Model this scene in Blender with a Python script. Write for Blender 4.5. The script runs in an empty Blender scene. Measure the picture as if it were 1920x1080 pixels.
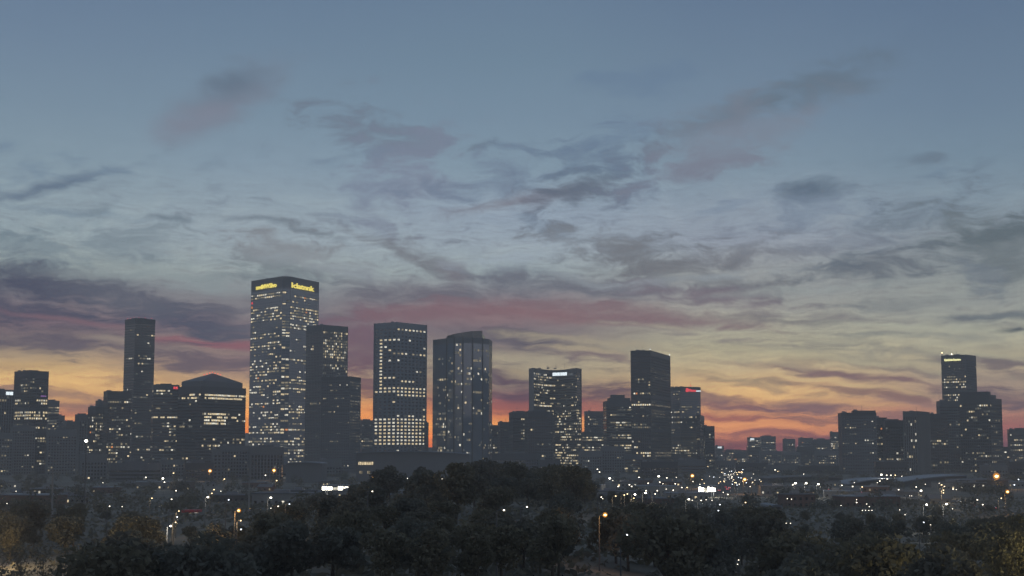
import bpy, math, random
from mathutils import Vector, Matrix
R = math.radians
random.seed(7)
scn = bpy.context.scene
col = scn.collection

# ------------------------------------------------------------------ camera
F = 2773.0                       # focal length in pixels of the 1920 wide photograph
PITCH = math.atan(305.0 / F)
CAMZ = 30.0
cam_d = bpy.data.cameras.new('camera')
cam_d.sensor_width = 36.0
cam_d.lens = 36.0 * F / 1920.0
cam_d.clip_start = 0.5
cam_d.clip_end = 30000
cam = bpy.data.objects.new('camera', cam_d)
cam.location = (0, 0, CAMZ)
cam.rotation_euler = (math.pi / 2 + PITCH, 0, 0)
col.objects.link(cam)
scn.camera = cam
scn.view_settings.view_transform = 'Standard'
scn.view_settings.look = 'None'
scn.view_settings.exposure = 0.0
scn.view_settings.gamma = 1.0
scn.render.film_transparent = False
scn.cycles.use_denoising = True
scn.cycles.max_bounces = 5
scn.cycles.diffuse_bounces = 2
scn.cycles.glossy_bounces = 2
scn.cycles.transmission_bounces = 2
scn.cycles.volume_bounces = 1
scn.cycles.transparent_max_bounces = 6
scn.cycles.sample_clamp_indirect = 3.0


def ray(px, py):
    x = (px - 960.0) / F
    v = -(py - 540.0) / F
    c, s = math.cos(PITCH), math.sin(PITCH)
    return Vector((x, c - v * s, s + v * c))


def at(px, py, Y):
    d = ray(px, py)
    return Vector((d.x * Y / d.y, Y, CAMZ + d.z * Y / d.y))


def azel(px, py):
    d = ray(px, py)
    return math.degrees(math.atan2(d.x, d.y)), math.degrees(math.atan2(d.z, math.hypot(d.x, d.y)))


def lin(c, k=1.0):
    o = []
    for v in c:
        v = v / 255.0
        v = v / 12.92 if v <= 0.04045 else ((v + 0.055) / 1.055) ** 2.4
        o.append(v * k)
    return (o[0], o[1], o[2], 1.0)


# ------------------------------------------------------------------ sky
HAZE = 0.00020                   # scattering per metre of the evening air inside the haze box
HAZE_TOP, HAZE_FAR = 345.0, 4700.0
AIR = (.150, .148, .150)         # what that air itself adds to a long line of sight


def behind_air(c, e):
    """the colour the sky must have beyond the air so that it arrives as c at elevation e"""
    e = max(e, .02)
    d = min(HAZE_FAR / math.cos(R(e)), (HAZE_TOP - CAMZ) / math.sin(R(e)))
    T = math.exp(-HAZE * d)
    return (max(.002, (c[0] - AIR[0] * (1 - T)) / T) * .25, max(.002, (c[1] - AIR[1] * (1 - T)) / T) * .25,
            max(.002, (c[2] - AIR[2] * (1 - T)) / T) * .25, 1.0)


world = bpy.data.worlds.new('World')
scn.world = world
world.use_nodes = True
world.cycles.sampling_method = 'MANUAL'
world.cycles.sample_map_resolution = 512
WT = world.node_tree
WT.nodes.clear()
WORLD_TREE = WT


def N(t, **kw):
    n = WT.nodes.new(t)
    for k, v in kw.items():
        setattr(n, k, v)
    return n


def L(a, b):
    WT.links.new(a, b)


def M(op, a, b=None, c=None, clamp=False):
    n = N('ShaderNodeMath', operation=op, use_clamp=clamp)
    for i, v in enumerate((a, b, c)):
        if v is None:
            continue
        if isinstance(v, (int, float)):
            n.inputs[i].default_value = v
        else:
            L(v, n.inputs[i])
    return n.outputs[0]


def MR(v, a, b, c=0.0, d=1.0, smooth=True):
    n = N('ShaderNodeMapRange', interpolation_type='SMOOTHSTEP' if smooth else 'LINEAR')
    L(v, n.inputs['Value'])
    n.inputs['From Min'].default_value = a
    n.inputs['From Max'].default_value = b
    n.inputs['To Min'].default_value = c
    n.inputs['To Max'].default_value = d
    return n.outputs['Result']


def MIX(f, a, b, mode='MIX'):
    n = N('ShaderNodeMix', data_type='RGBA', blend_type=mode)
    if isinstance(f, (int, float)):
        n.inputs[0].default_value = f
    else:
        L(f, n.inputs[0])
    for i, v in ((6, a), (7, b)):
        if isinstance(v, tuple):
            n.inputs[i].default_value = v
        else:
            L(v, n.inputs[i])
    return n.outputs[2]


def noise(vec, scale, detail, rough, dist=0.0, sc=(1, 1, 1), rot=0.0, loc=(0, 0, 0)):
    mp = N('ShaderNodeMapping')
    L(vec, mp.inputs[0])
    mp.inputs['Location'].default_value = loc
    mp.inputs['Rotation'].default_value = (0, 0, R(rot))
    mp.inputs['Scale'].default_value = sc
    n = N('ShaderNodeTexNoise')
    n.noise_dimensions = '2D'
    L(mp.outputs[0], n.inputs['Vector'])
    n.inputs['Scale'].default_value = scale
    n.inputs['Detail'].default_value = detail
    n.inputs['Roughness'].default_value = rough
    n.inputs['Distortion'].default_value = dist
    return n


SKYY = [0, 110, 220, 320, 400, 460, 510, 550, 590, 620, 650, 680, 710, 740, 770, 800, 825, 850]
SKYC = {
    60: [(103, 122, 146), (111, 130, 151), (120, 139, 156), (130, 148, 161), (140, 155, 164), (144, 157, 163),
         (141, 151, 152), (113, 114, 122), (121, 112, 118), (123, 108, 114), (123, 114, 114), (177, 156, 128),
         (223, 184, 128), (213, 172, 122), (169, 126, 110), (213, 132, 98), (213, 112, 92), (161, 96, 92)],
    500: [(103, 123, 146), (111, 131, 151), (120, 140, 157), (131, 149, 164), (144, 158, 168), (148, 160, 168),
          (148, 158, 160), (135, 138, 142), (127, 122, 126), (123, 112, 118), (147, 134, 128), (131, 112, 116),
          (173, 146, 124), (225, 178, 122), (237, 166, 104), (243, 152, 90), (233, 122, 84), (171, 96, 88)],
    960: [(104, 124, 146), (110, 131, 150), (118, 138, 156), (128, 147, 162), (142, 156, 171), (148, 160, 170),
          (147, 158, 162), (129, 126, 132), (134, 112, 116), (125, 116, 120), (129, 120, 118), (169, 160, 138),
          (151, 138, 122), (119, 100, 106), (180, 112, 98), (240, 166, 104), (232, 132, 92), (190, 100, 84)],
    1400: [(99, 118, 142), (107, 126, 147), (115, 134, 153), (126, 144, 159), (139, 151, 164), (142, 150, 162),
           (145, 149, 151), (143, 146, 147), (158, 157, 149), (165, 162, 146), (173, 168, 144), (185, 172, 142),
           (199, 172, 134), (223, 184, 130), (191, 140, 112), (216, 152, 112), (166, 114, 106), (121, 88, 94)],
    1860: [(95, 114, 139), (102, 121, 143), (109, 128, 148), (118, 137, 153), (129, 144, 156), (127, 136, 144),
           (134, 141, 144), (143, 148, 146), (147, 150, 146), (159, 160, 148), (167, 164, 146), (169, 160, 138),
           (163, 148, 132), (161, 142, 128), (169, 132, 118), (157, 112, 108), (139, 102, 104), (119, 96, 102)],
    4200: [(109, 124, 142), (115, 129, 145), (122, 134, 147), (129, 138, 151), (135, 141, 151), (138, 143, 150),
           (140, 143, 148), (141, 142, 146), (141, 141, 144), (141, 139, 142), (141, 137, 140), (140, 135, 137),
           (138, 132, 133), (135, 128, 128), (130, 122, 122), (123, 116, 116), (115, 109, 110), (107, 102, 105)],
}
SKYGAIN = 4.0


def ramp(key, v):
    rp = N('ShaderNodeValToRGB')
    L(M('MULTIPLY', M('ADD', v, 5.0), 1 / 95.0), rp.inputs[0])
    stops = [(azel(960, y)[1], c) for y, c in zip(SKYY, SKYC[key])]
    stops.sort()
    stops = [(-5.0, (90, 84, 88))] + stops + [(32, (104, 120, 143)), (90, (104, 118, 139))]
    e = rp.color_ramp.elements
    for i, (a, c) in enumerate(stops):
        pos = (a + 5.0) / 95.0
        if i < 2:
            s = e[i]
            s.position = pos
        else:
            s = e.new(pos)
        s.color = behind_air(lin(c), a)
    return rp.outputs[0]


# cloud banks: centre, half length, half width (photo pixels), tilt (deg, + = rising to the right), colour, opacity, raggedness
CL = [
    (420, 188, 130, 44, 30, (114, 123, 138), 0.85, 0.55), (436, 158, 66, 30, 14, (98, 113, 130), 0.8, 0.7),
    (385, 218, 105, 26, 24, (125, 129, 144), 0.7, 0.6),
    (92, 350, 175, 12, 18, (100, 114, 132), 0.92, 0.9), (215, 318, 60, 10, 14, (116, 134, 152), 0.5, 1.5),
    (60, 322, 80, 22, 20, (112, 130, 149), 0.55, 2.2), (10, 270, 26, 8, 12, (112, 130, 150), 0.5, 1.5),
    (735, 262, 130, 46, -16, (106, 116, 131), 0.78, 2.2), (775, 315, 110, 70, -5, (124, 131, 150), 0.62, 2.2),
    (650, 292, 70, 14, 12, (112, 128, 146), 0.6, 2.2), (700, 350, 70, 26, 20, (122, 134, 152), 0.5, 2.4),
    (905, 275, 45, 10, 12, (106, 120, 135), 0.7, 2.0), (975, 268, 60, 16, 4, (106, 122, 142), 0.55, 2.2),
    (930, 345, 95, 50, 5, (112, 126, 145), 0.6, 2.8), (935, 385, 120, 13, 10, (118, 116, 127), 0.87, 1.0),
    (1060, 365, 110, 16, 15, (114, 116, 129), 0.78, 1.4), (1120, 340, 115, 28, 16, (94, 104, 119), 0.83, 1.8),
    (1120, 300, 110, 34, -6, (104, 120, 140), 0.6, 2.8), (1200, 330, 70, 34, -30, (104, 118, 138), 0.6, 2.6),
    (1180, 255, 80, 24, 10, (106, 124, 146), 0.6, 2.4), (1430, 193, 240, 26, 17, (98, 112, 126), 0.95, 1.1),
    (1560, 160, 110, 28, 10, (102, 116, 131), 0.75, 1.2), (1370, 250, 160, 56, 12, (122, 128, 142), 0.72, 1.5),
    (1280, 320, 120, 26, 12, (120, 124, 139), 0.75, 1.6), (1200, 150, 90, 36, 10, (100, 120, 145), 0.45, 2.0),
    (1518, 358, 68, 21, 3, (90, 103, 119), 0.92, 1.0), (1525, 395, 95, 26, -4, (120, 133, 150), 0.6, 2.2),
    (1738, 299, 32, 9, 2, (106, 120, 135), 0.8, 1.2), (1760, 320, 36, 8, 8, (110, 128, 146), 0.45, 1.8),
    (1360, 390, 80, 10, 14, (122, 136, 154), 0.6, 2.0), (1740, 405, 90, 34, 10, (110, 122, 136), 0.65, 2.0),
    (1860, 462, 150, 62, -12, (106, 114, 119), 0.78, 1.8), (1880, 430, 120, 18, 10, (94, 104, 111), 0.7, 1.8),
    (1635, 503, 130, 24, 7, (100, 106, 115), 0.78, 2.2), (1590, 486, 44, 16, 15, (96, 104, 115), 0.7, 2.0),
    (1830, 515, 60, 22, -35, (112, 120, 130), 0.55, 2.4),
    (312, 407, 58, 6, -3, (108, 120, 131), 0.78, 0.8), (480, 413, 95, 6, -4, (112, 122, 133), 0.8, 1.0),
    (585, 433, 90, 7, -14, (114, 122, 131), 0.8, 1.2), (150, 400, 140, 6, -3, (120, 136, 150), 0.6, 1.0),
    (90, 470, 190, 40, 6, (118, 131, 140), 0.65, 2.4), (60, 440, 90, 12, 14, (110, 124, 134), 0.5, 2.0),
    (300, 460, 150, 26, -4, (130, 142, 150), 0.5, 2.6), (560, 478, 130, 34, -8, (126, 128, 133), 0.7, 2.2),
    (700, 415, 60, 14, -42, (124, 132, 148), 0.55, 1.6), (740, 470, 100, 12, -24, (118, 122, 129), 0.75, 1.2),
    (815, 500, 95, 24, -30, (114, 116, 123), 0.78, 1.4), (855, 515, 34, 22, -50, (116, 112, 120), 0.7, 1.2),
    (1180, 470, 170, 26, -6, (118, 124, 133), 0.7, 2.4), (1000, 415, 90, 10, -22, (120, 134, 150), 0.5, 1.6),
    (1390, 484, 190, 24, 7, (116, 118, 125), 0.8, 1.8), (1560, 455, 150, 18, 4, (124, 132, 144), 0.55, 2.2),
    (1240, 510, 220, 34, -10, (112, 114, 119), 0.72, 2.4), (980, 510, 90, 18, 4, (118, 126, 136), 0.6, 2.4),
    (560, 525, 180, 26, -6, (112, 122, 128), 0.6, 2.6),
    (95, 535, 220, 36, -9, (82, 84, 99), 0.92, 1.6), (60, 585, 240, 30, -5, (86, 86, 100), 0.88, 1.6),
    (340, 600, 190, 36, -10, (86, 88, 102), 0.9, 1.8), (230, 560, 140, 28, -14, (100, 102, 112), 0.7, 2.2),
    (560, 590, 150, 36, -6, (112, 110, 118), 0.65, 2.4), (640, 560, 120, 20, 4, (120, 118, 124), 0.5, 2.4),
    (150, 605, 200, 8, -7, (135, 109, 114), 0.59, 0.8), (400, 645, 150, 9, -5, (145, 103, 109), 0.85, 0.8),
    (90, 648, 190, 17, -4, (104, 98, 106), 0.85, 1.6), (390, 676, 180, 22, -6, (108, 99, 106), 0.85, 1.6),
    (110, 740, 200, 10, -4, (144, 118, 112), 0.7, 1.8), (170, 762, 110, 9, -6, (136, 111, 109), 0.7, 1.6),
    (670, 640, 120, 56, 0, (116, 96, 106), 0.8, 1.6), (680, 720, 90, 32, 0, (112, 91, 100), 0.8, 1.6),
    (770, 545, 170, 24, -4, (106, 104, 114), 0.85, 1.8), (1110, 540, 280, 22, -4, (106, 108, 118), 0.8, 2.0),
    (900, 588, 210, 18, 2, (130, 105, 110), 0.68, 1.7), (1120, 598, 190, 14, -4, (132, 107, 111), 0.66, 1.9), (1020, 570, 150, 9, -2, (124, 106, 112), 0.7, 2.0), (1250, 592, 230, 20, -4, (127, 109, 114), 0.72, 1.6),
    (800, 590, 160, 22, 4, (124, 103, 110), 0.68, 1.4), (1330, 560, 180, 20, -8, (120, 110, 118), 0.7, 2.0),
    (1000, 640, 150, 20, -9, (102, 98, 106), 0.9, 1.6), (1130, 668, 130, 12, -6, (122, 108, 112), 0.8, 1.6),
    (930, 700, 90, 26, -3, (108, 98, 104), 0.85, 1.6), (950, 738, 100, 22, -3, (104, 90, 98), 0.85, 1.6),
    (1140, 738, 90, 20, -4, (104, 92, 100), 0.88, 1.4), (1120, 764, 70, 16, -2, (149, 105, 103), 0.72, 1.2),
    (960, 765, 120, 11, -4, (152, 105, 100), 0.72, 1.2),
    (1450, 600, 210, 8, -5, (122, 120, 120), 0.7, 1.8), (1560, 640, 230, 8, -6, (132, 128, 122), 0.7, 1.6),
    (1700, 660, 200, 9, -5, (134, 132, 126), 0.65, 1.8), (1480, 690, 200, 8, -9, (142, 124, 116), 0.8, 1.4),
    (1650, 712, 210, 9, -6, (128, 108, 110), 0.9, 1.2), (1690, 690, 180, 8, -9, (132, 122, 118), 0.75, 1.4),
    (1400, 762, 130, 9, -6, (127, 101, 106), 0.85, 1.2), (1530, 762, 110, 14, -3, (122, 104, 110), 0.85, 1.4),
    (1370, 782, 120, 6, -4, (148, 101, 101), 0.8, 1.0), (1350, 745, 70, 7, -8, (134, 110, 109), 0.8, 1.2),
    (1440, 812, 230, 8, -2, (138, 102, 104), 0.85, 1.0), (1560, 832, 300, 13, 0, (114, 91, 97), 0.85, 1.0),
    (1720, 755, 110, 9, -4, (140, 116, 115), 0.7, 1.4),
    (1870, 592, 110, 10, 2, (106, 112, 118), 0.85, 1.2), (1915, 617, 28, 5, 6, (84, 90, 98), 0.9, 0.8),
    (1880, 690, 90, 15, -10, (118, 108, 110), 0.8, 1.4), (1880, 745, 100, 20, -6, (110, 100, 106), 0.85, 1.4),
    (1690, 570, 120, 12, 3, (122, 126, 128), 0.6, 2.2),
    # layered bands in the lower right, all falling to the right
    (1480, 655, 260, 7, -7, (150, 146, 132), 0.6, 1.6), (1600, 735, 200, 7, -8, (136, 112, 108), 0.75, 1.2), (1420, 725, 140, 6, -10, (150, 132, 116), 0.6, 1.4),
    (1300, 625, 160, 10, -6, (130, 122, 122), 0.6, 2.0), (1560, 595, 240, 8, -4, (128, 126, 126), 0.55, 2.0), (1750, 630, 150, 7, -3, (132, 134, 130), 0.6, 1.6),
    (1330, 700, 120, 8, -10, (160, 146, 122), 0.5, 1.6), (1650, 780, 120, 8, -5, (132, 108, 110), 0.6, 1.2), (1500, 785, 100, 7, -3, (128, 104, 106), 0.7, 1.2),
    (250, 510, 160, 12, 3, (150, 160, 160), 0.6, 2.2), (420, 540, 120, 16, -4, (140, 150, 152), 0.6, 2.4), (640, 505, 120, 16, -10, (146, 154, 160), 0.6, 2.4),
    (960, 480, 110, 16, 8, (154, 166, 176), 0.6, 2.4), (1080, 520, 80, 9, -14, (140, 148, 154), 0.6, 2.2), (1330, 520, 160, 9, 4, (144, 152, 158), 0.6, 2.2),
    (1120, 640, 180, 8, -5, (164, 154, 134), 0.7, 1.6), (1090, 655, 90, 7, -4, (176, 164, 138), 0.7, 1.4), (210, 640, 60, 6, -6, (150, 138, 128), 0.7, 1.2), (420, 660, 110, 5, -5, (146, 128, 122), 0.75, 1.0),
    (1450, 630, 220, 6, -5, (176, 172, 150), 0.6, 1.6), (1600, 675, 240, 6, -7, (180, 172, 144), 0.6, 1.6), (1380, 672, 120, 6, -9, (184, 176, 146), 0.55, 1.4),
    (1700, 612, 150, 6, -3, (164, 166, 150), 0.55, 1.8), (1560, 540, 200, 7, 3, (150, 156, 154), 0.5, 2.0), (1800, 660, 120, 6, -6, (174, 170, 146), 0.55, 1.6),
    (1520, 715, 170, 5, -7, (204, 178, 136), 0.6, 1.4), (1600, 757, 140, 5, -5, (210, 170, 126), 0.55, 1.3), (1030, 700, 130, 8, -4, (184, 168, 136), 0.6, 1.6),
    (80, 690, 120, 6, -3, (196, 166, 122), 0.5, 1.6), (250, 712, 150, 5, -4, (170, 140, 116), 0.6, 1.6), (140, 780, 90, 5, 2, (226, 172, 118), 0.59, 1.2), (90, 750, 110, 5, -3, (206, 160, 116), 0.6, 1.2),
]

cols = [60, 500, 960, 1400, 1860]
SKY_R = 22000.0


def direction():
    """azimuth (degrees from the view axis, to the east) and elevation of the point of sky that is looked at"""
    if WT is WORLD_TREE:
        v = N('ShaderNodeTexCoord').outputs['Generated']
    else:
        g = N('ShaderNodeNewGeometry').outputs['Position']
        o = N('ShaderNodeVectorMath', operation='SUBTRACT')
        L(g, o.inputs[0])
        o.inputs[1].default_value = (0, 0, CAMZ)
        n = N('ShaderNodeVectorMath', operation='NORMALIZE')
        L(o.outputs[0], n.inputs[0])
        v = n.outputs[0]
    sep = N('ShaderNodeSeparateXYZ')
    L(v, sep.inputs[0])
    gx, gy, gz = sep.outputs
    az = M('MULTIPLY', M('ARCTAN2', gx, gy), 57.29578)
    el = M('MULTIPLY', M('ARCSINE', gz), 57.29578)
    return v, az, el


def twilight(v):
    sky = N('ShaderNodeTexSky', sky_type='NISHITA', sun_disc=False)
    sky.sun_elevation = R(-2.0)
    sky.sun_rotation = R(0.0)
    sky.dust_density = 3.0
    if v is not None:
        L(v, sky.inputs[0])
    return MIX(1.0, sky.outputs[0], (0.015, 0.015, 0.015, 1), 'MULTIPLY')


# all round: plain twilight gradient plus the physical sky
v, az, el = direction()
bg = N('ShaderNodeBackground')
L(MIX(1.0, ramp(4200, el), twilight(None), 'ADD'), bg.inputs[0])
bg.inputs[1].default_value = SKYGAIN
wo = N('ShaderNodeOutputWorld')
L(bg.outputs[0], wo.inputs[0])


def overlaps(st, a0, a1, e0, e1):
    cx, cy, hl, hw, tilt, c, op, rag = st
    a, e_ = azel(cx, cy)
    k = 1.05 + 2.2 * rag * 0.24
    hx, hy = hl / 48.4 * 1.15 * k, hw / 48.4 * 1.25 * k
    ct, sn = abs(math.cos(R(tilt))), abs(math.sin(R(tilt)))
    ex = math.hypot(hx * ct, hy * sn) + 0.8
    ey = math.hypot(hx * sn, hy * ct) + 0.5
    return a + ex > a0 and a - ex < a1 and e_ + ey > e0 and e_ - ey < e1


def sky_material(a0, a1, e0, e1):
    """the evening sky and its clouds over one patch of azimuth and elevation; neighbours agree along their shared edge"""
    global WT
    mat = bpy.data.materials.new('evening_sky')
    mat.use_nodes = True
    WT = mat.node_tree
    WT.nodes.clear()
    v, az, el = direction()
    cmb = N('ShaderNodeCombineXYZ')
    L(az, cmb.inputs[0])
    L(el, cmb.inputs[1])
    P0 = cmb.outputs[0]
    # gentle domain warp so that nothing keeps the shape it was given
    wn = noise(P0, WARP_S, 2.5, 0.5, 0.0, (1, 2.0, 1), 8)
    wv = N('ShaderNodeVectorMath', operation='SUBTRACT')
    L(wn.outputs['Color'], wv.inputs[0])
    wv.inputs[1].default_value = (0.5, 0.5, 0.5)
    wm = N('ShaderNodeVectorMath', operation='MULTIPLY_ADD')
    L(wv.outputs[0], wm.inputs[0])
    wm.inputs[1].default_value = (WARP_A[0], WARP_A[1], 0)
    L(P0, wm.inputs[2])
    P = wm.outputs[0]
    sepw = N('ShaderNodeSeparateXYZ')
    L(P, sepw.inputs[0])
    azw, elw = sepw.outputs[0], sepw.outputs[1]
    # streaky density fields: rising to the right for the high cirrus, nearly level for the low layers
    n_hi = noise(P, 0.42, 8, 0.70, 0.3, (1, 2.8, 1), -14, (3.1, 1.7, 0)).outputs['Fac'] if e1 > 3 else None
    n_lo = noise(P, 0.34, 8, 0.68, 0.2, (1, 6.5, 1), 8, (7.7, 4.2, 0)).outputs['Fac'] if e0 < 8 else None
    if n_hi is None:
        dens = n_lo
    elif n_lo is None:
        dens = n_hi
    else:
        kk = MR(el, 3.0, 8.0)
        dens = M('ADD', M('MULTIPLY', n_hi, kk), M('MULTIPLY', n_lo, M('SUBTRACT', 1.0, kk)))
    dn = M('SUBTRACT', dens, 0.5)
    elr = M('ADD', M('MULTIPLY', elw, 0.6), M('MULTIPLY', el, 0.4))
    azs = [azel(c, 700)[0] for c in cols]
    k0 = max([i for i in range(5) if azs[i] <= a0 - 1.4] or [0])
    k1 = min([i for i in range(5) if azs[i] >= a1 + 1.4] or [4])
    cur = ramp(cols[k0], elr)
    for i in range(k0, k1):
        cur = MIX(MR(azw, azs[i], azs[i + 1]), cur, ramp(cols[i + 1], elr))
    edge = None
    if a0 < -21 or a1 > 21:
        edge = MR(M('ABSOLUTE', az), 21.0, 42.0)
    if e0 < 14:
        lowk = MR(el, 13.0, 8.5)
        cur = MIX(M('MULTIPLY', MR(dn, 0.01, 0.18, 0.0, VEIL), lowk), cur, MIX(1.0, cur, (0.62, 0.62, 0.68, 1), 'MULTIPLY'))
        cur = MIX(M('MULTIPLY', MR(dn, -0.17, -0.02, VEIL, 0.0), lowk), cur, MIX(1.0, cur, (1.16, 1.13, 1.08, 1), 'MULTIPLY'))
    if e0 < 12:
        # fine parallel streaks drawn out by the wind
        fs = noise(P, 0.9, 5, 0.65, 0.4, (1, 9.0, 1), 9, (1.3, 8.8, 0)).outputs['Fac']
        fk = MR(el, 12.5, 7.0, 0.0, 1.0)
        cur = MIX(M('MULTIPLY', MR(fs, 0.50, 0.72, 0.0, 0.62), fk), cur, MIX(1.0, cur, (0.70, 0.66, 0.70, 1), 'MULTIPLY'))
        cur = MIX(M('MULTIPLY', MR(fs, 0.28, 0.50, 0.62, 0.0), fk), cur, MIX(1.0, cur, (1.18, 1.17, 1.12, 1), 'MULTIPLY'))
    Pk = P
    n = 0
    for st in CL:
        if not overlaps(st, a0, a1, e0, e1):
            continue
        cx, cy, hl, hw, tilt, c, op, rag = st
        n += 1
        if n % 8 == 7:      # makes the next clouds wait for the last ones, which keeps the compiled shader small
            ch = N('ShaderNodeVectorMath', operation='MULTIPLY_ADD')
            L(cur, ch.inputs[0])
            ch.inputs[1].default_value = (1e-7, 1e-7, 0)
            L(P, ch.inputs[2])
            Pk = ch.outputs[0]
        a, e_ = azel(cx, cy)
        mp = N('ShaderNodeMapping', vector_type='TEXTURE')
        L(Pk, mp.inputs[0])
        mp.inputs['Location'].default_value = (a, e_, 0)
        mp.inputs['Rotation'].default_value = (0, 0, R(tilt))
        mp.inputs['Scale'].default_value = (hl / 48.4 * 1.15, hw / 48.4 * 1.25, 1)
        ln = N('ShaderNodeVectorMath', operation='LENGTH')
        L(mp.outputs[0], ln.inputs[0])
        d = M('MULTIPLY_ADD', dn, -2.2 * rag, ln.outputs['Value'])
        soft = .12 if cy < 430 else .0
        cur = MIX(MR(d, 0.05 - soft, 1.15 + soft, op, 0.0), cur, behind_air(lin(c), e_))
    if edge is not None:
        cur = MIX(edge, cur, ramp(4200, el))
    if e1 > 18:
        cur = MIX(MR(el, 18.0, 30.0), cur, ramp(4200, el))
    cur = MIX(1.0, cur, twilight(v), 'ADD')
    em = N('ShaderNodeEmission')
    L(cur, em.inputs[0])
    em.inputs[1].default_value = SKYGAIN
    o = N('ShaderNodeOutputMaterial')
    L(em.outputs[0], o.inputs[0])
    mat.cycles.emission_sampling = 'NONE'
    WT = WORLD_TREE
    return mat


WARP_S, WARP_A, VEIL = 0.5, (1.3, 0.55), 0.55
AZB = [-42, -19.5, -14, -10, -6, -2, 2, 6, 10, 14, 19.5, 42]
ELB = [-1.5, 2.2, 4.2, 6.4, 8.6, 11.0, 14.0, 18.5, 30]


def sky_backdrop():
    me = bpy.data.meshes.new('sky')
    verts, faces, mi = [], [], []
    fine_a, fine_e = [], []
    for B, S, out_ in ((AZB, 2.0, fine_a), (ELB, 1.5, fine_e)):
        for k in range(len(B) - 1):
            n = max(1, round((B[k + 1] - B[k]) / S))
            out_ += [(B[k] + (B[k + 1] - B[k]) * j / n, k) for j in range(n)]
        out_.append((B[-1], len(B) - 2))
    for e, _ in fine_e:
        for a, _ in fine_a:
            verts.append((SKY_R * math.cos(R(e)) * math.sin(R(a)), SKY_R * math.cos(R(e)) * math.cos(R(a)), CAMZ + SKY_R * math.sin(R(e))))
    na = len(fine_a)
    for j in range(len(fine_e) - 1):
        for i in range(na - 1):
            faces.append((j * na + i, (j + 1) * na + i, (j + 1) * na + i + 1, j * na + i + 1))
            mi.append(fine_e[j][1] * (len(AZB) - 1) + fine_a[i][1])
    me.from_pydata(verts, [], faces)
    for j in range(len(ELB) - 1):
        for i in range(len(AZB) - 1):
            me.materials.append(sky_material(AZB[i], AZB[i + 1], ELB[j], ELB[j + 1]))
    me.polygons.foreach_set('material_index', mi)
    o = bpy.data.objects.new('sky', me)
    o['kind'] = 'structure'
    col.objects.link(o)


sky_backdrop()

# the sun has set behind the skyline: only its faint, very soft afterglow is left
sd = bpy.data.lights.new('sun', 'SUN')
sd.energy = 0.04
sd.angle = R(20)
sd.color = (1.0, 0.62, 0.4)
sun = bpy.data.objects.new('sun', sd)
sun.rotation_euler = (R(-87), 0, 0)
col.objects.link(sun)

# ------------------------------------------------------------------ materials
def newmat(name):
    m = bpy.data.materials.new(name)
    m.use_nodes = True
    nt = m.node_tree
    return m, nt, nt.nodes['Principled BSDF']


def surf(name, c, rough=0.8, var=0.25, scale=0.05, metal=0.0, ior=1.45, bump=0.0, streak=False):
    """a surface with uneven tone (weather, dirt) at a size that suits it"""
    m, nt, b = newmat(name)
    g = nt.nodes.new('ShaderNodeTexCoord')
    mp = nt.nodes.new('ShaderNodeMapping')
    mp.inputs['Scale'].default_value = (1, 1, 0.25 if streak else 1)
    nt.links.new(g.outputs['Object'], mp.inputs[0])
    n = nt.nodes.new('ShaderNodeTexNoise')
    n.inputs['Scale'].default_value = scale
    n.inputs['Detail'].default_value = 5
    nt.links.new(mp.outputs[0], n.inputs['Vector'])
    mr = nt.nodes.new('ShaderNodeMapRange')
    mr.inputs[1].default_value = 0.3
    mr.inputs[2].default_value = 0.7
    mr.inputs[3].default_value = 1 - var
    mr.inputs[4].default_value = 1 + var
    nt.links.new(n.outputs['Fac'], mr.inputs[0])
    mx = nt.nodes.new('ShaderNodeVectorMath')
    mx.operation = 'SCALE'
    mx.inputs[0].default_value = c
    nt.links.new(mr.outputs[0], mx.inputs['Scale'])
    nt.links.new(mx.outputs[0], b.inputs['Base Color'])
    b.inputs['Roughness'].default_value = rough
    b.inputs['Metallic'].default_value = metal
    b.inputs['IOR'].default_value = ior
    if bump:
        bp = nt.nodes.new('ShaderNodeBump')
        bp.inputs['Strength'].default_value = bump
        nt.links.new(n.outputs['Fac'], bp.inputs['Height'])
        nt.links.new(bp.outputs[0], b.inputs['Normal'])
    return m


def glow(name, c, k):
    """something that gives off light: a lit room, a lamp, a lit sign; brightness differs from room to room"""
    m = bpy.data.materials.new(name)
    m.use_nodes = True
    nt = m.node_tree
    nt.nodes.clear()
    e = nt.nodes.new('ShaderNodeEmission')
    o = nt.nodes.new('ShaderNodeOutputMaterial')
    oi = nt.nodes.new('ShaderNodeNewGeometry')
    n = nt.nodes.new('ShaderNodeTexNoise')
    n.inputs['Scale'].default_value = 0.31
    n.inputs['Detail'].default_value = 3
    nt.links.new(oi.outputs['Position'], n.inputs['Vector'])
    mr = nt.nodes.new('ShaderNodeMapRange')
    mr.inputs[1].default_value = 0.3
    mr.inputs[2].default_value = 0.7
    mr.inputs[3].default_value = 0.35 * k
    mr.inputs[4].default_value = 1.5 * k
    nt.links.new(n.outputs['Fac'], mr.inputs[0])
    e.inputs[0].default_value = (c[0], c[1], c[2], 1)
    nt.links.new(mr.outputs[0], e.inputs[1])
    nt.links.new(e.outputs[0], o.inputs[0])
    m.cycles.emission_sampling = 'NONE'
    return m


def flatglow(name, c, k):
    m = bpy.data.materials.new(name)
    m.use_nodes = True
    nt = m.node_tree
    nt.nodes.clear()
    e = nt.nodes.new('ShaderNodeEmission')
    o = nt.nodes.new('ShaderNodeOutputMaterial')
    e.inputs[0].default_value = (c[0], c[1], c[2], 1)
    e.inputs[1].default_value = k
    nt.links.new(e.outputs[0], o.inputs[0])
    m.cycles.emission_sampling = 'NONE'
    return m


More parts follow.
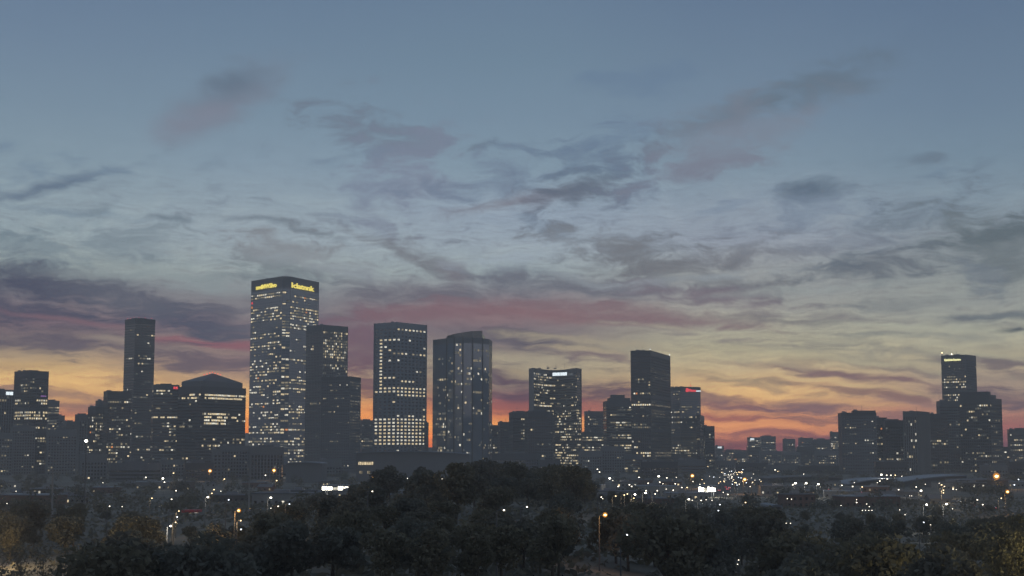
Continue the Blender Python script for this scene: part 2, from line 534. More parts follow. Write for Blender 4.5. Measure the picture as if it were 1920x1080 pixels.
def leafmat(name, c):
    """leaves reflect and let light through; tone differs from clump to clump"""
    m = surf(name, c, .8, .45, .35)
    nt = m.node_tree
    b = nt.nodes['Principled BSDF']
    tr = nt.nodes.new('ShaderNodeBsdfTranslucent')
    nt.links.new(b.inputs['Base Color'].links[0].from_socket, tr.inputs[0])
    mx = nt.nodes.new('ShaderNodeMixShader')
    mx.inputs[0].default_value = .42
    nt.links.new(b.outputs[0], mx.inputs[1])
    nt.links.new(tr.outputs[0], mx.inputs[2])
    nt.links.new(mx.outputs[0], nt.nodes['Material Output'].inputs[0])
    return m


MT = {
    'conc': surf('weathered_concrete', (.17, .17, .17), .9, .18, .03, streak=True),
    'pale': surf('pale_stone', (.30, .29, .27), .9, .15, .03, streak=True),
    'mid': surf('grey_granite', (.12, .125, .135), .6, .15, .03, streak=True),
    'dark': surf('dark_granite', (.055, .058, .065), .5, .15, .03, streak=True),
    'brown': surf('brown_stone', (.10, .085, .075), .8, .15, .03, streak=True),
    'panel': surf('blue_grey_panel', (.19, .215, .25), .45, .15, .03, streak=True),
    'metal': surf('grey_metal', (.25, .26, .28), .45, .1, .2, metal=.6),
    'glassb': surf('blue_reflective_glass', (.13, .19, .26), .12, .3, .012, ior=2.6),
    'glassd': surf('dark_tinted_glass', (.012, .014, .017), .1, .3, .012, ior=1.6),
    'glassm': surf('grey_tinted_glass', (.03, .034, .04), .12, .3, .012, ior=1.9),
    'roof': surf('flat_roof_gravel', (.16, .16, .165), .95, .2, .05),
    'paleroof': surf('pale_metal_roof', (.21, .23, .26), .5, .15, .05),
    'ground': surf('ground', (.13, .12, .095), .97, .4, .02),
    'asphalt': surf('asphalt', (.055, .055, .056), .85, .25, .12),
    'asphalt2': surf('worn_asphalt', (.11, .10, .09), .9, .3, .25),
    'paint': surf('white_road_paint', (.7, .7, .68), .7, .15, 1.0),
    'kerb': surf('kerb_concrete', (.3, .3, .29), .9, .15, .5),
    'bark': surf('bark', (.09, .075, .06), .95, .3, 2.0),
    'leaf': leafmat('dark_foliage', (.15, .14, .105)),
    'leaf2': leafmat('olive_foliage', (.165, .15, .10)),
    'leaf3': leafmat('cool_green_foliage', (.14, .14, .11)),
    'brick': surf('dull_brick', (.16, .10, .08), .9, .25, .3),
    'stucco': surf('grey_stucco', (.28, .27, .25), .9, .15, .2),
    'pole': surf('galvanised_pole', (.14, .14, .14), .5, .15, .5, metal=.5),
    'red': surf('red_canvas', (.5, .04, .05), .7, .15, .5),
    'black': surf('black_rubber', (.03, .03, .03), .9, .1, 1),
    'carw': surf('white_car_paint', (.6, .6, .6), .3, .05, 1),
    'card': surf('dark_car_paint', (.05, .055, .07), .3, .05, 1),
    'cars': surf('silver_car_paint', (.35, .36, .37), .3, .05, 1, metal=.5),
    'w_warm': glow('lit_room_warm', (1.0, .80, .48), .95),
    'w_white': glow('lit_room_white', (1.0, .93, .74), 1.0),
    'w_dim': glow('lit_room_dim', (1.0, .82, .50), .30),
    'w_faint': glow('lit_room_faint', (.85, .85, .72), .12),
    'w_orange': glow('lit_room_orange', (1.0, .35, .10), .8),
    's_yellow': flatglow('yellow_sign_light', (1.0, .82, .16), 1.3),
    's_pale': flatglow('pale_yellow_sign_light', (1.0, .95, .45), 1.4),
    's_white': flatglow('white_sign_light', (.85, .95, 1.0), 1.4),
    's_red': flatglow('red_sign_light', (1.0, .08, .10), 1.0),
    's_violet': flatglow('violet_sign_light', (.45, .2, .6), .5),
    'l_red': flatglow('red_beacon_light', (1.0, .06, .05), 3.0),
    'l_white': flatglow('white_lamp_light', (1.0, .89, .70), 5.0),
    'l_cool': flatglow('cool_lamp_light', (.85, .92, 1.0), 5.0),
    'l_amber': flatglow('amber_lamp_light', (1.0, .56, .18), 9.0),
    'l_halo': flatglow('amber_lamp_glass', (1.0, .40, .08), .6),  # dim orange glow standing in for the lens halo
    'l_warm': flatglow('warm_lamp_light', (1.0, .72, .38), 5.0),
    'l_bright': flatglow('bright_lamp_light', (1.0, .93, .76), 10.0),
}
LIT = ['w_warm', 'w_white', 'w_dim', 'w_faint', 'w_orange']


# ------------------------------------------------------------------ mesh building
class MB:
    def __init__(self):
        self.v, self.f, self.m, self.mats = [], [], [], []

    def mi(self, mat):
        if mat not in self.mats:
            self.mats.append(mat)
        return self.mats.index(mat)

    def quad(self, pts, mat):
        n = len(self.v)
        self.v += [tuple(p) for p in pts]
        self.f.append(tuple(range(n, n + len(pts))))
        self.m.append(self.mi(mat))

    def prism(self, poly, z0, z1, mat, top=None, bottom=False, tops=None):
        """poly counter-clockwise seen from above; tops: height of each roof corner"""
        n = len(self.v)
        k = len(poly)
        self.v += [(p[0], p[1], z0) for p in poly]
        self.v += [(p[0], p[1], tops[i] if tops else z1) for i, p in enumerate(poly)]
        a = self.mi(mat)
        for i in range(k):
            j = (i + 1) % k
            self.f.append((n + i, n + j, n + k + j, n + k + i))
            self.m.append(a)
        self.f.append(tuple(n + k + i for i in range(k)))
        self.m.append(self.mi(top or mat))
        if bottom:
            self.f.append(tuple(n + i for i in reversed(range(k))))
            self.m.append(a)

    def box(self, x0, x1, y0, y1, z0, z1, mat, bottom=True):
        self.prism([(x0, y0), (x1, y0), (x1, y1), (x0, y1)], z0, z1, mat, bottom=bottom)

    def wallbox(self, A, B, nrm, u0, u1, z0, z1, d0, d1, mat):
        """a box on the wall from A to B: u along it, d outwards"""
        t = (B - A).normalized()
        p = [A + t * u0 + nrm * d1, A + t * u1 + nrm * d1, A + t * u1 + nrm * d0, A + t * u0 + nrm * d0]
        self.prism([(q.x, q.y) for q in p], z0, z1, mat, bottom=True)

    def tube(self, p0, p1, r0, r1, mat, n=6, cap=True):
        p0, p1 = Vector(p0), Vector(p1)
        d = (p1 - p0).normalized()
        a = d.cross(Vector((0, 0, 1)) if abs(d.z) < .9 else Vector((1, 0, 0))).normalized()
        b = d.cross(a)
        k = len(self.v)
        for (p, r) in ((p0, r0), (p1, r1)):
            for i in range(n):
                t = 2 * math.pi * i / n
                self.v.append(tuple(p + a * (r * math.cos(t)) + b * (r * math.sin(t))))
        m = self.mi(mat)
        for i in range(n):
            j = (i + 1) % n
            self.f.append((k + i, k + n + i, k + n + j, k + j))
            self.m.append(m)
        if cap:
            self.f.append(tuple(k + n + i for i in reversed(range(n))))
            self.m.append(m)
            self.f.append(tuple(k + i for i in range(n)))
            self.m.append(m)

    def blob(self, c, r, mat, rz=None):
        """low sphere"""
        k = len(self.v)
        rz = rz or r
        rings = [(-.7, .7), (0, 1), (.7, .7)]
        self.v.append((c[0], c[1], c[2] - rz))
        for h, q in rings:
            for i in range(6):
                t = math.pi * i / 3
                self.v.append((c[0] + r * q * math.cos(t), c[1] + r * q * math.sin(t), c[2] + rz * h))
        self.v.append((c[0], c[1], c[2] + rz))
        m = self.mi(mat)
        for i in range(6):
            j = (i + 1) % 6
            self.f.append((k, k + 1 + j, k + 1 + i))
            self.f.append((k + 1 + i, k + 1 + j, k + 7 + j, k + 7 + i))
            self.f.append((k + 7 + i, k + 7 + j, k + 13 + j, k + 13 + i))
            self.f.append((k + 13 + i, k + 13 + j, k + 19))
            self.m += [m] * 4

    def mesh(self, name):
        me = bpy.data.meshes.new(name)
        me.from_pydata(self.v, [], self.f)
        for m in self.mats:
            me.materials.append(MT[m])
        me.polygons.foreach_set('material_index', self.m)
        return me

    def obj(self, name, parent=None, loc=None, stuff=False):
        if not self.f:
            return None
        return link(name, self.mesh(name), parent, loc, stuff)


def link(name, me, parent=None, loc=None, stuff=False, rz=0.0):
    o = bpy.data.objects.new(name, me)
    if parent is not None:
        o.parent = parent
    if loc is not None:
        o.location = loc
    o.rotation_euler.z = rz
    if stuff:
        o['kind'] = 'stuff'
    col.objects.link(o)
    return o


def thing(name, label, cat, loc, group=None, rz=0.0):
    o = bpy.data.objects.new(name, None)
    o.location = loc
    o.rotation_euler.z = rz
    o['label'] = label
    o['category'] = cat
    if group:
        o['group'] = group
    col.objects.link(o)
    return o


def copy_thing(src, loc, rz=0.0, scale=1.0, label=None):
    r = src.copy()
    r.location = loc
    r.rotation_euler.z = rz
    r.scale = (scale, scale, scale)
    if label:
        r['label'] = label
    col.objects.link(r)
    for ch in src.children:
        c = ch.copy()
        col.objects.link(c)
        c.parent = r
        for g in ch.children:
            d = g.copy()
            col.objects.link(d)
            d.parent = c
    return r


# ------------------------------------------------------------------ towers
def corner_box(xl, xc, xr, top, Y, phi):
    """plan of a square-cornered tower whose near corner shows at xc and whose faces end at xl and xr (photo pixels);
    phi: turn of the left face away from square-on"""
    C0 = at(xc, top, Y)
    kx = lambda px: ray(px, top).x / ray(px, top).y
    kl, kr = kx(xl), kx(xr)
    wid = (xr - xl)

    def solve(ph):
        # left face runs towards (-c, s), right face towards (s, c)
        c, s = math.cos(R(ph)), math.sin(R(ph))
        dl, dr = c + kl * s, s - kr * c
        wl = (C0.x - kl * Y) / dl if dl > 1e-4 else 1e9
        wr = (kr * Y - C0.x) / dr if dr > 1e-4 else 1e9
        return wl, wr
    narrow_l = (xc - xl) / wid < .36
    narrow_r = (xr - xc) / wid < .36
    if narrow_l or narrow_r:
        want = min(42, max(16, .75 * wid / F * Y))
        best = None
        for i in range(-40, 260):
            ph = i * .5
            wl, wr = solve(ph)
            if wl > 1e8 or wr > 1e8 or wl <= 0 or wr <= 0:
                continue
            err = abs((wl if narrow_l else wr) - want)
            if best is None or err < best[0]:
                best = (err, ph)
        phi = best[1]
    wl, wr = solve(phi)
    c, s = math.cos(R(phi)), math.sin(R(phi))
    A = Vector((C0.x - wl * c, Y + wl * s))
    B = Vector((C0.x + wr * s, Y + wr * c))
    D = Vector((A.x + wr * s, A.y + wr * c))
    return [A, Vector((C0.x, Y)), B, D], C0.z


def norm_out(A, B):
    t = (B - A).normalized()
    return Vector((t.y, -t.x))


def facade(root, poly, H, style, lit, fh=4.0, bw=3.2, z0=0.0, top_blank=1.5, edges=None, individual=False, seed=1, tops=None, dens=1.0):
    """spandrels, piers and lit rooms on the walls of a tower. poly: local plan; lit(edge, height 0..1 from the foot, u 0..1) -> chance"""
    rng = random.Random(seed)
    st = dict(style)
    sp, pr, wn = MB(), MB(), MB()
    n = len(poly)
    nfl = int((H - z0 - top_blank * fh) / fh)
    singles = []
    mech = {round(nfl * rng.uniform(.28, .42)), round(nfl * rng.uniform(.6, .75))} if nfl > 26 and st.get('mech', True) else set()
    mbs = {k: MB() for k in mech}
    for e in range(n):
        if edges is not None and e not in edges:
            continue
        A, B = poly[e], poly[(e + 1) % n]
        W = (B - A).length
        nr = norm_out(A, B)
        t = (B - A).normalized()
        nb = max(1, round(W / bw))
        w = W / nb
        front = nr.y < 0.35
        sh = st['sh'] * fh
        pw = st['pw'] * w
        dp = st['dp']
        for k in range(nfl + 1):
            z = z0 + k * fh
            if sh > 0:
                sp.wallbox(A, B, nr, 0, W, z, z + sh, -.1, dp, st['sp'])
        sp.wallbox(A, B, nr, -.0, W, z0 + nfl * fh + sh + .003, H - .01, -.1, dp + .15, st['cap'])
        if pw > 0:
            for b in range(nb + 1):
                pr.wallbox(A, B, nr, b * w - pw / 2, b * w + pw / 2, z0, H + .3, -.1, dp + st['pd'], st['pr'])
        for k in mech:
            mbs[k].wallbox(A, B, nr, .02, W - .02, z0 + k * fh, z0 + (k + 1) * fh, -.1, dp + .08, 'dark')
        if not front:
            continue
        for k in range(nfl):
            z = z0 + k * fh
            hh = z / H
            if k in mech:
                continue
            rowf = rng.choice((0.0, .1, .3, .7, 1, 1, 2.0, 2.6, 4.0))
            run = 0
            for b in range(nb):
                p = lit(e, hh, (b + .5) / nb)
                if p is None:
                    continue
                fixed = p >= .85
                q = p if fixed else min(.95, p * rowf * dens)
                if run > 0 and not fixed:
                    q = min(.97, q + .4)
                    run -= 1
                if rng.random() < q:
                    if run <= 0 and rng.random() < .5:
                        run = rng.randint(1, st.get('run', 3))
                    g = pw / 2 + .05
                    u0, u1 = b * w + g, (b + 1) * w - g
                    h0, h1 = z + sh + .08, z + fh - .08
                    if st.get('blind') and rng.random() < .5:
                        h0 += (h1 - h0) * rng.uniform(0, .45)
                    mk = rng.choices(LIT, st.get('lw', (2, 1.5, 5, 7, .1)))[0]
                    if fixed:
                        mk = rng.choice(('w_warm', 'w_white', 'w_warm'))
                    if individual and len(singles) < 290:
                        singles.append((A + t * u0 + nr * .06, u1 - u0, h0, h1, math.atan2(t.y, t.x), mk))
                    else:
                        P0_, P1_ = A + t * u0 + nr * .06, A + t * u1 + nr * .06
                        wn.quad([(P0_.x, P0_.y, h0), (P1_.x, P1_.y, h0), (P1_.x, P1_.y, h1), (P0_.x, P0_.y, h1)], mk)
    for q in mbs.values():
        q.obj('louvre_band', root)
    sp.obj('spandrels', root, stuff=True)
    pr.obj('piers', root, stuff=True)
    wn.obj('small_windows', root, stuff=True)
    cache = {}
    for (p, w_, h0, h1, ang, mk) in singles:
        key = (round(w_, 2), round(h1 - h0, 1), mk)
        if key not in cache:
            q = MB()
            q.box(0, w_, 0, .05, 0, h1 - h0, mk)
            q2 = q.mesh('window')
            cache[key] = q2
        link('window', cache[key], root, (p.x, p.y, h0), rz=ang)


ST = {
    'grid': dict(sp='mid', pr='mid', cap='mid', sh=.42, pw=.30, dp=.35, pd=.15),
    'gridd': dict(sp='dark', pr='dark', cap='dark', sh=.40, pw=.25, dp=.35, pd=.15),
    'gridp': dict(sp='conc', pr='conc', cap='conc', sh=.45, pw=.40, dp=.5, pd=.2, blind=True),
    'bands': dict(sp='mid', pr='dark', cap='mid', sh=.48, pw=.06, dp=.4, pd=-.25, run=8),
    'bandsd': dict(sp='dark', pr='dark', cap='dark', sh=.42, pw=.06, dp=.4, pd=-.25, run=8),
    'glass': dict(sp='glassm', pr='dark', cap='glassm', sh=.22, pw=.05, dp=.06, pd=.1, run=4),
    'glassd': dict(sp='glassd', pr='dark', cap='dark', sh=.25, pw=.06, dp=.06, pd=.1, run=4),
    'fins': dict(sp='mid', pr='conc', cap='conc', sh=.25, pw=.34, dp=.2, pd=.7),
    'finsd': dict(sp='dark', pr='mid', cap='mid', sh=.3, pw=.30, dp=.2, pd=.5),
}


def const(p):
    return lambda e, h, u: p


def flat_lit(spec, top, Y, Hh):
    """spec: (default, [(py top, py bottom, chance, edge or None)]) -> chance function, photo rows turned into heights"""
    rows = []
    for (y0, y1, p, e, *uu) in spec[1]:
        rows.append((at(960, y1, Y).z / Hh, at(960, y0, Y).z / Hh, p, e, uu[0] if uu else 0, uu[1] if len(uu) > 1 else 1))

    def f(e, h, u):
        for (a, b, p, ed, u0, u1) in rows:
            if a <= h <= b and (ed is None or ed == e) and u0 <= u <= u1:
                return p
        return spec[0]
    return f


def roof_clutter(root, poly, H, rng, mast=0, beacons=0, pent=True, mat='roof'):
    cx = sum(p.x for p in poly) / len(poly)
    cy = sum(p.y for p in poly) / len(poly)
    A, B = poly[0], poly[1]
    t = (B - A).normalized()
    nn = Vector((-t.y, t.x))
    W = (B - A).length
    D = (poly[2] - poly[1]).length if len(poly) > 2 else W
    def rect(c, w, d):
        a, b = t * w / 2, nn * d / 2
        return [(q.x, q.y) for q in (c - a - b, c + a - b, c + a + b, c - a + b)]
    c = Vector((cx, cy))
    if pent:
        m = MB()
        m.prism(rect(c + t * W * rng.uniform(-.1, .1), W * .45, D * .45), H + .004, H + rng.uniform(1.6, 2.4), 'mid', 'roof')
        m.obj('plant_room', root)
    for i in range(rng.randint(2, 4)):
        m = MB()
        q = c + t * W * rng.uniform(-.38, .38) + nn * D * rng.uniform(-.42, -.28)
        m.prism(rect(q, rng.uniform(3, 5), rng.uniform(2, 4)), H + .004, H + rng.uniform(1.0, 2.2), 'metal')
        m.obj('vent_box', root)
    for i in range(mast):
        m = MB()
        q = c + t * W * rng.uniform(-.35, .35) + nn * D * rng.uniform(-.4, .1)
        h = rng.uniform(6, 11)
        m.tube((q.x, q.y, H), (q.x, q.y, H + h), .25, .08, 'metal')
        m.tube((q.x - 1, q.y, H + h * .6), (q.x + 1, q.y, H + h * .6), .08, .08, 'metal')
        m.obj('mast', root)
    for i in range(beacons):
        m = MB()
        k = (i + .5) / beacons
        q = A.lerp(B, k * 2) if k < .5 else B.lerp(poly[2], k * 2 - 1)
        q = q.lerp(c, .04)
        m.tube((q.x, q.y, H), (q.x, q.y, H + 1.3), .12, .12, 'metal')
        m.blob((q.x, q.y, H + 1.4), .30, 'l_red')
        m.obj('beacon_light', root)


def tower(label, xl, xc, xr, top, Y, phi, style='grid', core='glassm', lit=(.12, []), fh=4.0, bw=3.4, cat='skyscraper',
          name='skyscraper', seed=None, mast=0, beacons=0, pent=True, group=None, individual=False, roofparts=None, dens=.8, st=None):
    poly, H = corner_box(xl, xc, xr, top, Y, phi)
    base = Vector((sum(p.x for p in poly) / 4, sum(p.y for p in poly) / 4, 0))
    loc = [Vector((p.x - base.x, p.y - base.y)) for p in poly]
    sd_ = seed if seed is not None else int(xl * 7 + top)
    rng = random.Random(sd_)
    root = thing(name, label, cat, base, group)
    m = MB()
    m.prism([(p.x, p.y) for p in loc], 0, H - .6, core, 'roof')
    m.obj('glazed_core', root)
    s = dict(ST[style])
    if st:
        s.update(st)
    facade(root, loc, H, s, flat_lit(lit, top, Y, H), fh, bw, edges=None, individual=individual, seed=sd_, dens=dens)
    roof_clutter(root, loc, H, rng, mast or rng.randint(0, 1), beacons, pent)
    return root, loc, H, base


def text_mesh(s, mat, size, depth=.25, bold=.0):
    cu = bpy.data.curves.new('lettering', 'FONT')
    cu.body = s
    cu.size = size
    cu.extrude = depth
    cu.offset = bold
    cu.align_x = 'CENTER'
    cu.align_y = 'CENTER'
    cu.resolution_u = 2
    o = bpy.data.objects.new('lettering', cu)
    col.objects.link(o)
    dg = bpy.context.evaluated_depsgraph_get()
    me = bpy.data.meshes.new_from_object(o.evaluated_get(dg))
    bpy.data.objects.remove(o)
    me.materials.clear()
    me.materials.append(MT[mat])
    return me


def sign(root, loc, e, u, z, s, mat, size, wide=None, bold=.0, out_=1.2):
    """lit letters standing on wall e of a tower, u 0..1 along it"""
    A, B = loc[e], loc[(e + 1) % len(loc)]
    nr = norm_out(A, B)
    p = A.lerp(B, u) + nr * out_
    me = text_mesh(s, mat, size, bold=bold)
    t = (B - A).normalized()
    o = bpy.data.objects.new('sign_lettering', me)
    o.parent = root
    o.location = (p.x, p.y, z)
    o.rotation_euler = (math.pi / 2, 0, math.atan2(t.y, t.x))
    if wide:
        xs = [v.co.x for v in me.vertices]
        k = wide / (max(xs) - min(xs))
        for v in me.vertices:
            v.co.x *= k
    col.objects.link(o)
    return o

# ------------------------------------------------------------------ the skyline, from the left
def box_sign(root, loc, e, u, z, w, h, mat, segs=1, out_=.9, gap=.35):
    """a lit box sign, split into its separate lit fields"""
    A, B = loc[e], loc[(e + 1) % len(loc)]
    nr = norm_out(A, B)
    L_ = (B - A).length
    fr = MB()
    fr.wallbox(A, B, nr, u * L_ - w / 2 - .3, u * L_ + w / 2 + .3, z - h / 2 - .3, z + h / 2 + .3, .1, out_ - .25, 'dark')
    s = fr.obj('sign_box', root)
    ww = w / segs
    for i in range(segs):
        m = MB()
        m.wallbox(A, B, nr, u * L_ - w / 2 + i * ww + gap / 2, u * L_ - w / 2 + (i + 1) * ww - gap / 2, z - h / 2, z + h / 2, out_ - .24, out_, mat)
        m.obj('lit_field', s)


r, l, H, b = tower('dark tower at the left edge with a small white lit sign near its roof', -45, -20, 27, 730, 1900, 30, 'finsd', 'glassd', (.10, []), mast=1)
box_sign(r, l, 1, .80, H - 4.5, 10, 4.2, 's_white', 2)

r, l, H, b = tower('dark boxy tower with rows of lit storeys, second from the left edge', 28, 57, 91, 695, 2050, 40, 'gridd', 'glassd',
      (.02, [(736, 742, .7, 1, .5, 1), (705, 715, .35, None, .1, .6), (720, 760, .30, 0, .35, 1), (722, 762, .30, 1, 0, .4), (750, 761, .85, None), (776, 789, .85, None), (762, 776, .05, None), (790, 840, .12, None)]), fh=4.2, bw=3.6, individual=True)
box_sign(r, l, 1, .75, at(960, 742, 2050).z, 9, 2.0, 's_violet')

tower('low tower with bright ribbons of lit windows right of the second tower from the left', 87, 92, 111, 751, 2250, 15, 'bands', 'glassd', (.42, []), bw=3)
tower('narrow unlit slab behind the two towers at the far left', 109, 112, 121, 779, 2500, 10, 'gridd', 'glassd', (.05, []), pent=False)
tower('squat unlit block in the gap right of the far left towers', 119, 124, 143, 790, 2450, 10, 'gridd', 'glassd', (.05, []), beacons=1)
tower('slim ribbed tower with a small red roof light, behind the white street lamp', 142, 149, 168, 777, 2100, 20, 'fins', 'glassd', (.06, []), beacons=1)
tower('dark apartment tower with scattered lit rooms and a stepped left shoulder', 166, 180, 204, 763, 2020, 25, 'gridd', 'glassd', (.26, []), bw=3, mast=1)
tower('plain grey tower set just behind the stepped apartment tower', 180, 186, 206, 751, 2120, 20, 'grid', 'glassd', (.15, []), pent=False)
tower('broad dark tower with sparse white windows, just left of the tall slim tower', 195, 202, 246, 733, 1980, 15, 'gridd', 'glassd', (.24, []), bw=3, pent=False)

r, l, H, b = tower('tall slim dark tower with red beacon lights along its roof', 235, 254, 291, 597, 2330, 35, 'bandsd', 'glassm',
      (.045, [(628, 650, .2, 1, .4, 1), (672, 690, .22, None, .3, .7), (597, 620, 0, None)]), fh=4.1, bw=3.2, beacons=6, mast=2)

r, l, H, b = tower('mid-rise office block with lit ribbon windows and a red sign at its top right', 286, 289, 336, 721, 2010, 6, 'bands', 'glassd',
      (.10, [(731, 737, .9, None, .05, .65), (784, 790, .88, None), (800, 805, .6, None, .45, 1), (824, 830, .9, None, 0, .75), (840, 846, .7, None), (850, 853, .7, None), (806, 822, .3, None)]), fh=4.0, bw=3)
box_sign(r, l, 1, .86, H - 4.2, 6.5, 3.2, 's_red', 2)

# gabled office tower
lab = 'dark office tower with a gabled crown, red roof lights and a gold-lit band of storeys'
poly, H = corner_box(334, 377, 461, 724, 1960, 38)
base = Vector((sum(p.x for p in poly) / 4, sum(p.y for p in poly) / 4, 0))
l = [Vector((p.x - base.x, p.y - base.y)) for p in poly]
r = thing('skyscraper', lab, 'skyscraper', base)
m = MB()
m.prism([(p.x, p.y) for p in l], 0, H - .6, 'glassd', 'roof')
m.obj('glazed_core', r)
facade(r, l, H, dict(ST['bandsd'], lw=(6, 1, 3, 2, 0), run=10), flat_lit((.03, [
    (731, 754, .95, 1, .07, .90), (755, 774, .01, None), (778, 800, .9, 1, .07, .55), (818, 826, .5, 1, .05, .3), (824, 831, .6, 1, .8, .95), (730, 770, .25, 0), (784, 800, .15, 0)]),
    724, 1960, H), 4.2, 3.4, individual=True, seed=5)
c = (l[0] + l[1] + l[2] + l[3]) / 4
ins = [c + (p - c) * .90 for p in l]
z1, z2 = at(960, 714, 1960).z, at(960, 697, 1960).z
m = MB()
m.prism([(p.x, p.y) for p in ins], H, z1, 'mid', 'roof')
m.obj('attic_storey', r)
m = MB()
e0 = [c + (p - c) * .905 for p in l]
f0, f1 = (e0[0] + e0[3]) / 2 * .55 + (e0[1] + e0[2]) / 2 * .45, (e0[0] + e0[3]) / 2 * .45 + (e0[1] + e0[2]) / 2 * .55
F0, F1 = (f0.x, f0.y, z2), (f1.x, f1.y, z2)
E = [(p.x, p.y, z1 + .01) for p in e0]
m.quad([E[0], E[1], F1, F0], 'mid')
m.quad([E[2], E[3], F0, F1], 'mid')
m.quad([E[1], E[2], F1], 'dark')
m.quad([E[3], E[0], F0], 'mid')
m.quad([E[3], E[2], E[1], E[0]], 'mid')
m.obj('hipped_roof', r)
for i in range(7):
    k = (i - 3) / 3
    p = c + (l[1] - c) * .0 + Vector((k * 11, -2))
    m = MB()
    zz = z2 - abs(k) * 3.2
    m.tube((p.x, p.y, zz - 2), (p.x, p.y, zz + 1.2), .15, .15, 'metal')
    m.blob((p.x, p.y, zz + 1.6), .6, 'l_red')
    m.obj('beacon_light', r)
m = MB()
q = c + (l[1] - c) * .35 + (l[2] - c) * .25
m.tube((q.x, q.y, z1), (q.x, q.y, z1 + 6), .2, .2, 'pole')
m.obj('mast', r)

# tallest tower, square with a bevelled corner and yellow letters
lab = 'tallest tower, grey-blue glass with yellow lit letters on both faces'
Y0 = 2300
zt = at(531, 518, Y0).z
def gp(px, Y, top=518):
    d = ray(px, top)
    return Vector((d.x / d.y * Y, Y))
P4 = [gp(472, Y0 + 66), gp(530, Y0), gp(545, Y0 + 4), gp(598, Y0 + 82)]
back = P4[3] + (P4[0] - P4[1])
polyW = [P4[0], P4[1], P4[2], P4[3], back]
base = Vector((sum(p.x for p in polyW) / 5, sum(p.y for p in polyW) / 5, 0))
l = [Vector((p.x - base.x, p.y - base.y)) for p in polyW]
H = zt
r = thing('skyscraper', lab, 'skyscraper', base)
m = MB()
m.prism([(p.x, p.y) for p in l], 0, H - .6, 'glassb', 'roof')
m.obj('glazed_core', r)
Lw = flat_lit((.30, [
    (518, 541, 0, None), (541, 549, .1, None), (549, 562, .80, 0), (549, 554, .4, 2), (554, 562, .80, 2, .45, 1), (562, 576, .01, 0), (562, 574, .06, 2),
    (576, 584, .4, None), (584, 590, .7, 2), (590, 602, .5, None), (602, 640, .36, None), (640, 660, .42, None), (670, 690, .55, 2, .1, .8),
    (655, 668, .10, 2), (690, 700, .25, 2), (700, 734, .30, 2), (734, 762, .05, 2, 0, .9), (762, 772, .4, 2), (745, 790, .16, 0), (790, 812, .10, None), (812, 862, .5, None), (862, 900, .1, None)]),
    518, Y0, H)
facade(r, l, H, dict(sp='panel', pr='panel', cap='mid', mech=False, sh=.40, pw=.14, dp=.20, pd=.08, run=3, blind=True, lw=(4, 4, 5, 4, .15)), Lw, 4.55, 5.6, individual=True, seed=11, top_blank=4, dens=1.15)
roof_clutter(r, l[:1] + l[1:2] + l[3:], H, random.Random(3), mast=1, pent=False)
sign(r, l, 0, .50, H - 12.5, 'mviMWSIvo', 's_yellow', 9.5, wide=.66 * (l[1] - l[0]).length, bold=.35)
sign(r, l, 2, .40, H - 13.5, 'Iclatnnk', 's_yellow', 11, wide=.80 * (l[3] - l[2]).length, bold=.35)
for k in range(2):
    m = MB()
    A_, B_ = l[0], l[1]
    nr = norm_out(A_, B_)
    m.wallbox(A_, B_, nr, 1.5, 5.5, H - 38 - 7 * k, H - 34.5 - 7 * k, .4, .7, 's_red' if k == 0 else 'w_orange')
    m.obj('lit_panel', r)

tower('tower with a fine gridded side, standing before the tallest tower', 575, 606, 652, 609, 2160, 42, 'grid', 'glassm',
      (.02, [(609, 624, 0, 1), (622, 662, .33, 1), (664, 684, .45, 1, 0, .95), (684, 706, .2, 1), (690, 860, .12, 1)]), fh=4.0, bw=3.5, st=dict(sp='conc', pr='conc', sh=.3, pw=.28), pent=False)
tower('plain dark residential tower with white-lit rooms down its right side', 603, 656, 676, 706, 1990, 12, 'gridd', 'glassd',
      (.05, [(706, 718, 0, None), (718, 830, .42, 1), (760, 840, .09, 0, .5, .75), (725, 755, .10, 0)]), fh=3.6, bw=2.6, st=dict(sp='mid', pr='mid', sh=.5, pw=.4), dens=1.1, pent=False)
tower('small distant block in the glowing gap left of the bright white-windowed tower', 672, 678, 703, 788, 2650, 12, 'gridd', 'glassd', (.20, []), mast=1)

# bright windowed hotel-like tower
r, l, H, b = tower('stone-grey tower with bands of bright square windows in its lower half', 703, 744, 799, 604, 2220, 37, 'grid', 'glassm',
      (.03, [(604, 616, .10, 1, .1, .8), (619, 622, .5, 1), (616, 640, .06, None), (640, 700, .95, 0, .28, .40), (662, 668, .8, 1), (662, 668, .5, 0, .8, 1), (702, 706, .6, None),
             (706, 728, .95, 0, .28, .40), (640, 700, .04, None), (728, 745, .93, 0, .2, 1), (728, 749, .93, 1), (736, 745, .9, 0, 0, .2), (749, 786, .05, None),
             (788, 842, .955, None)]),
      fh=5.2, bw=8.3, individual=True, st=dict(sp='panel', pr='panel', cap='panel', mech=False, sh=.50, pw=.40, dp=.5, pd=.05, blind=False, lw=(5, 5, 1, 1, .1)), pent=False)
m = MB()
A_, B_ = l[1], l[2]
# low wing to its right
tower('narrow dark wing hugging the right foot of the bright-windowed tower', 796, 799, 803, 792, 2240, 8, 'gridd', 'glassd', (.05, []), pent=False)

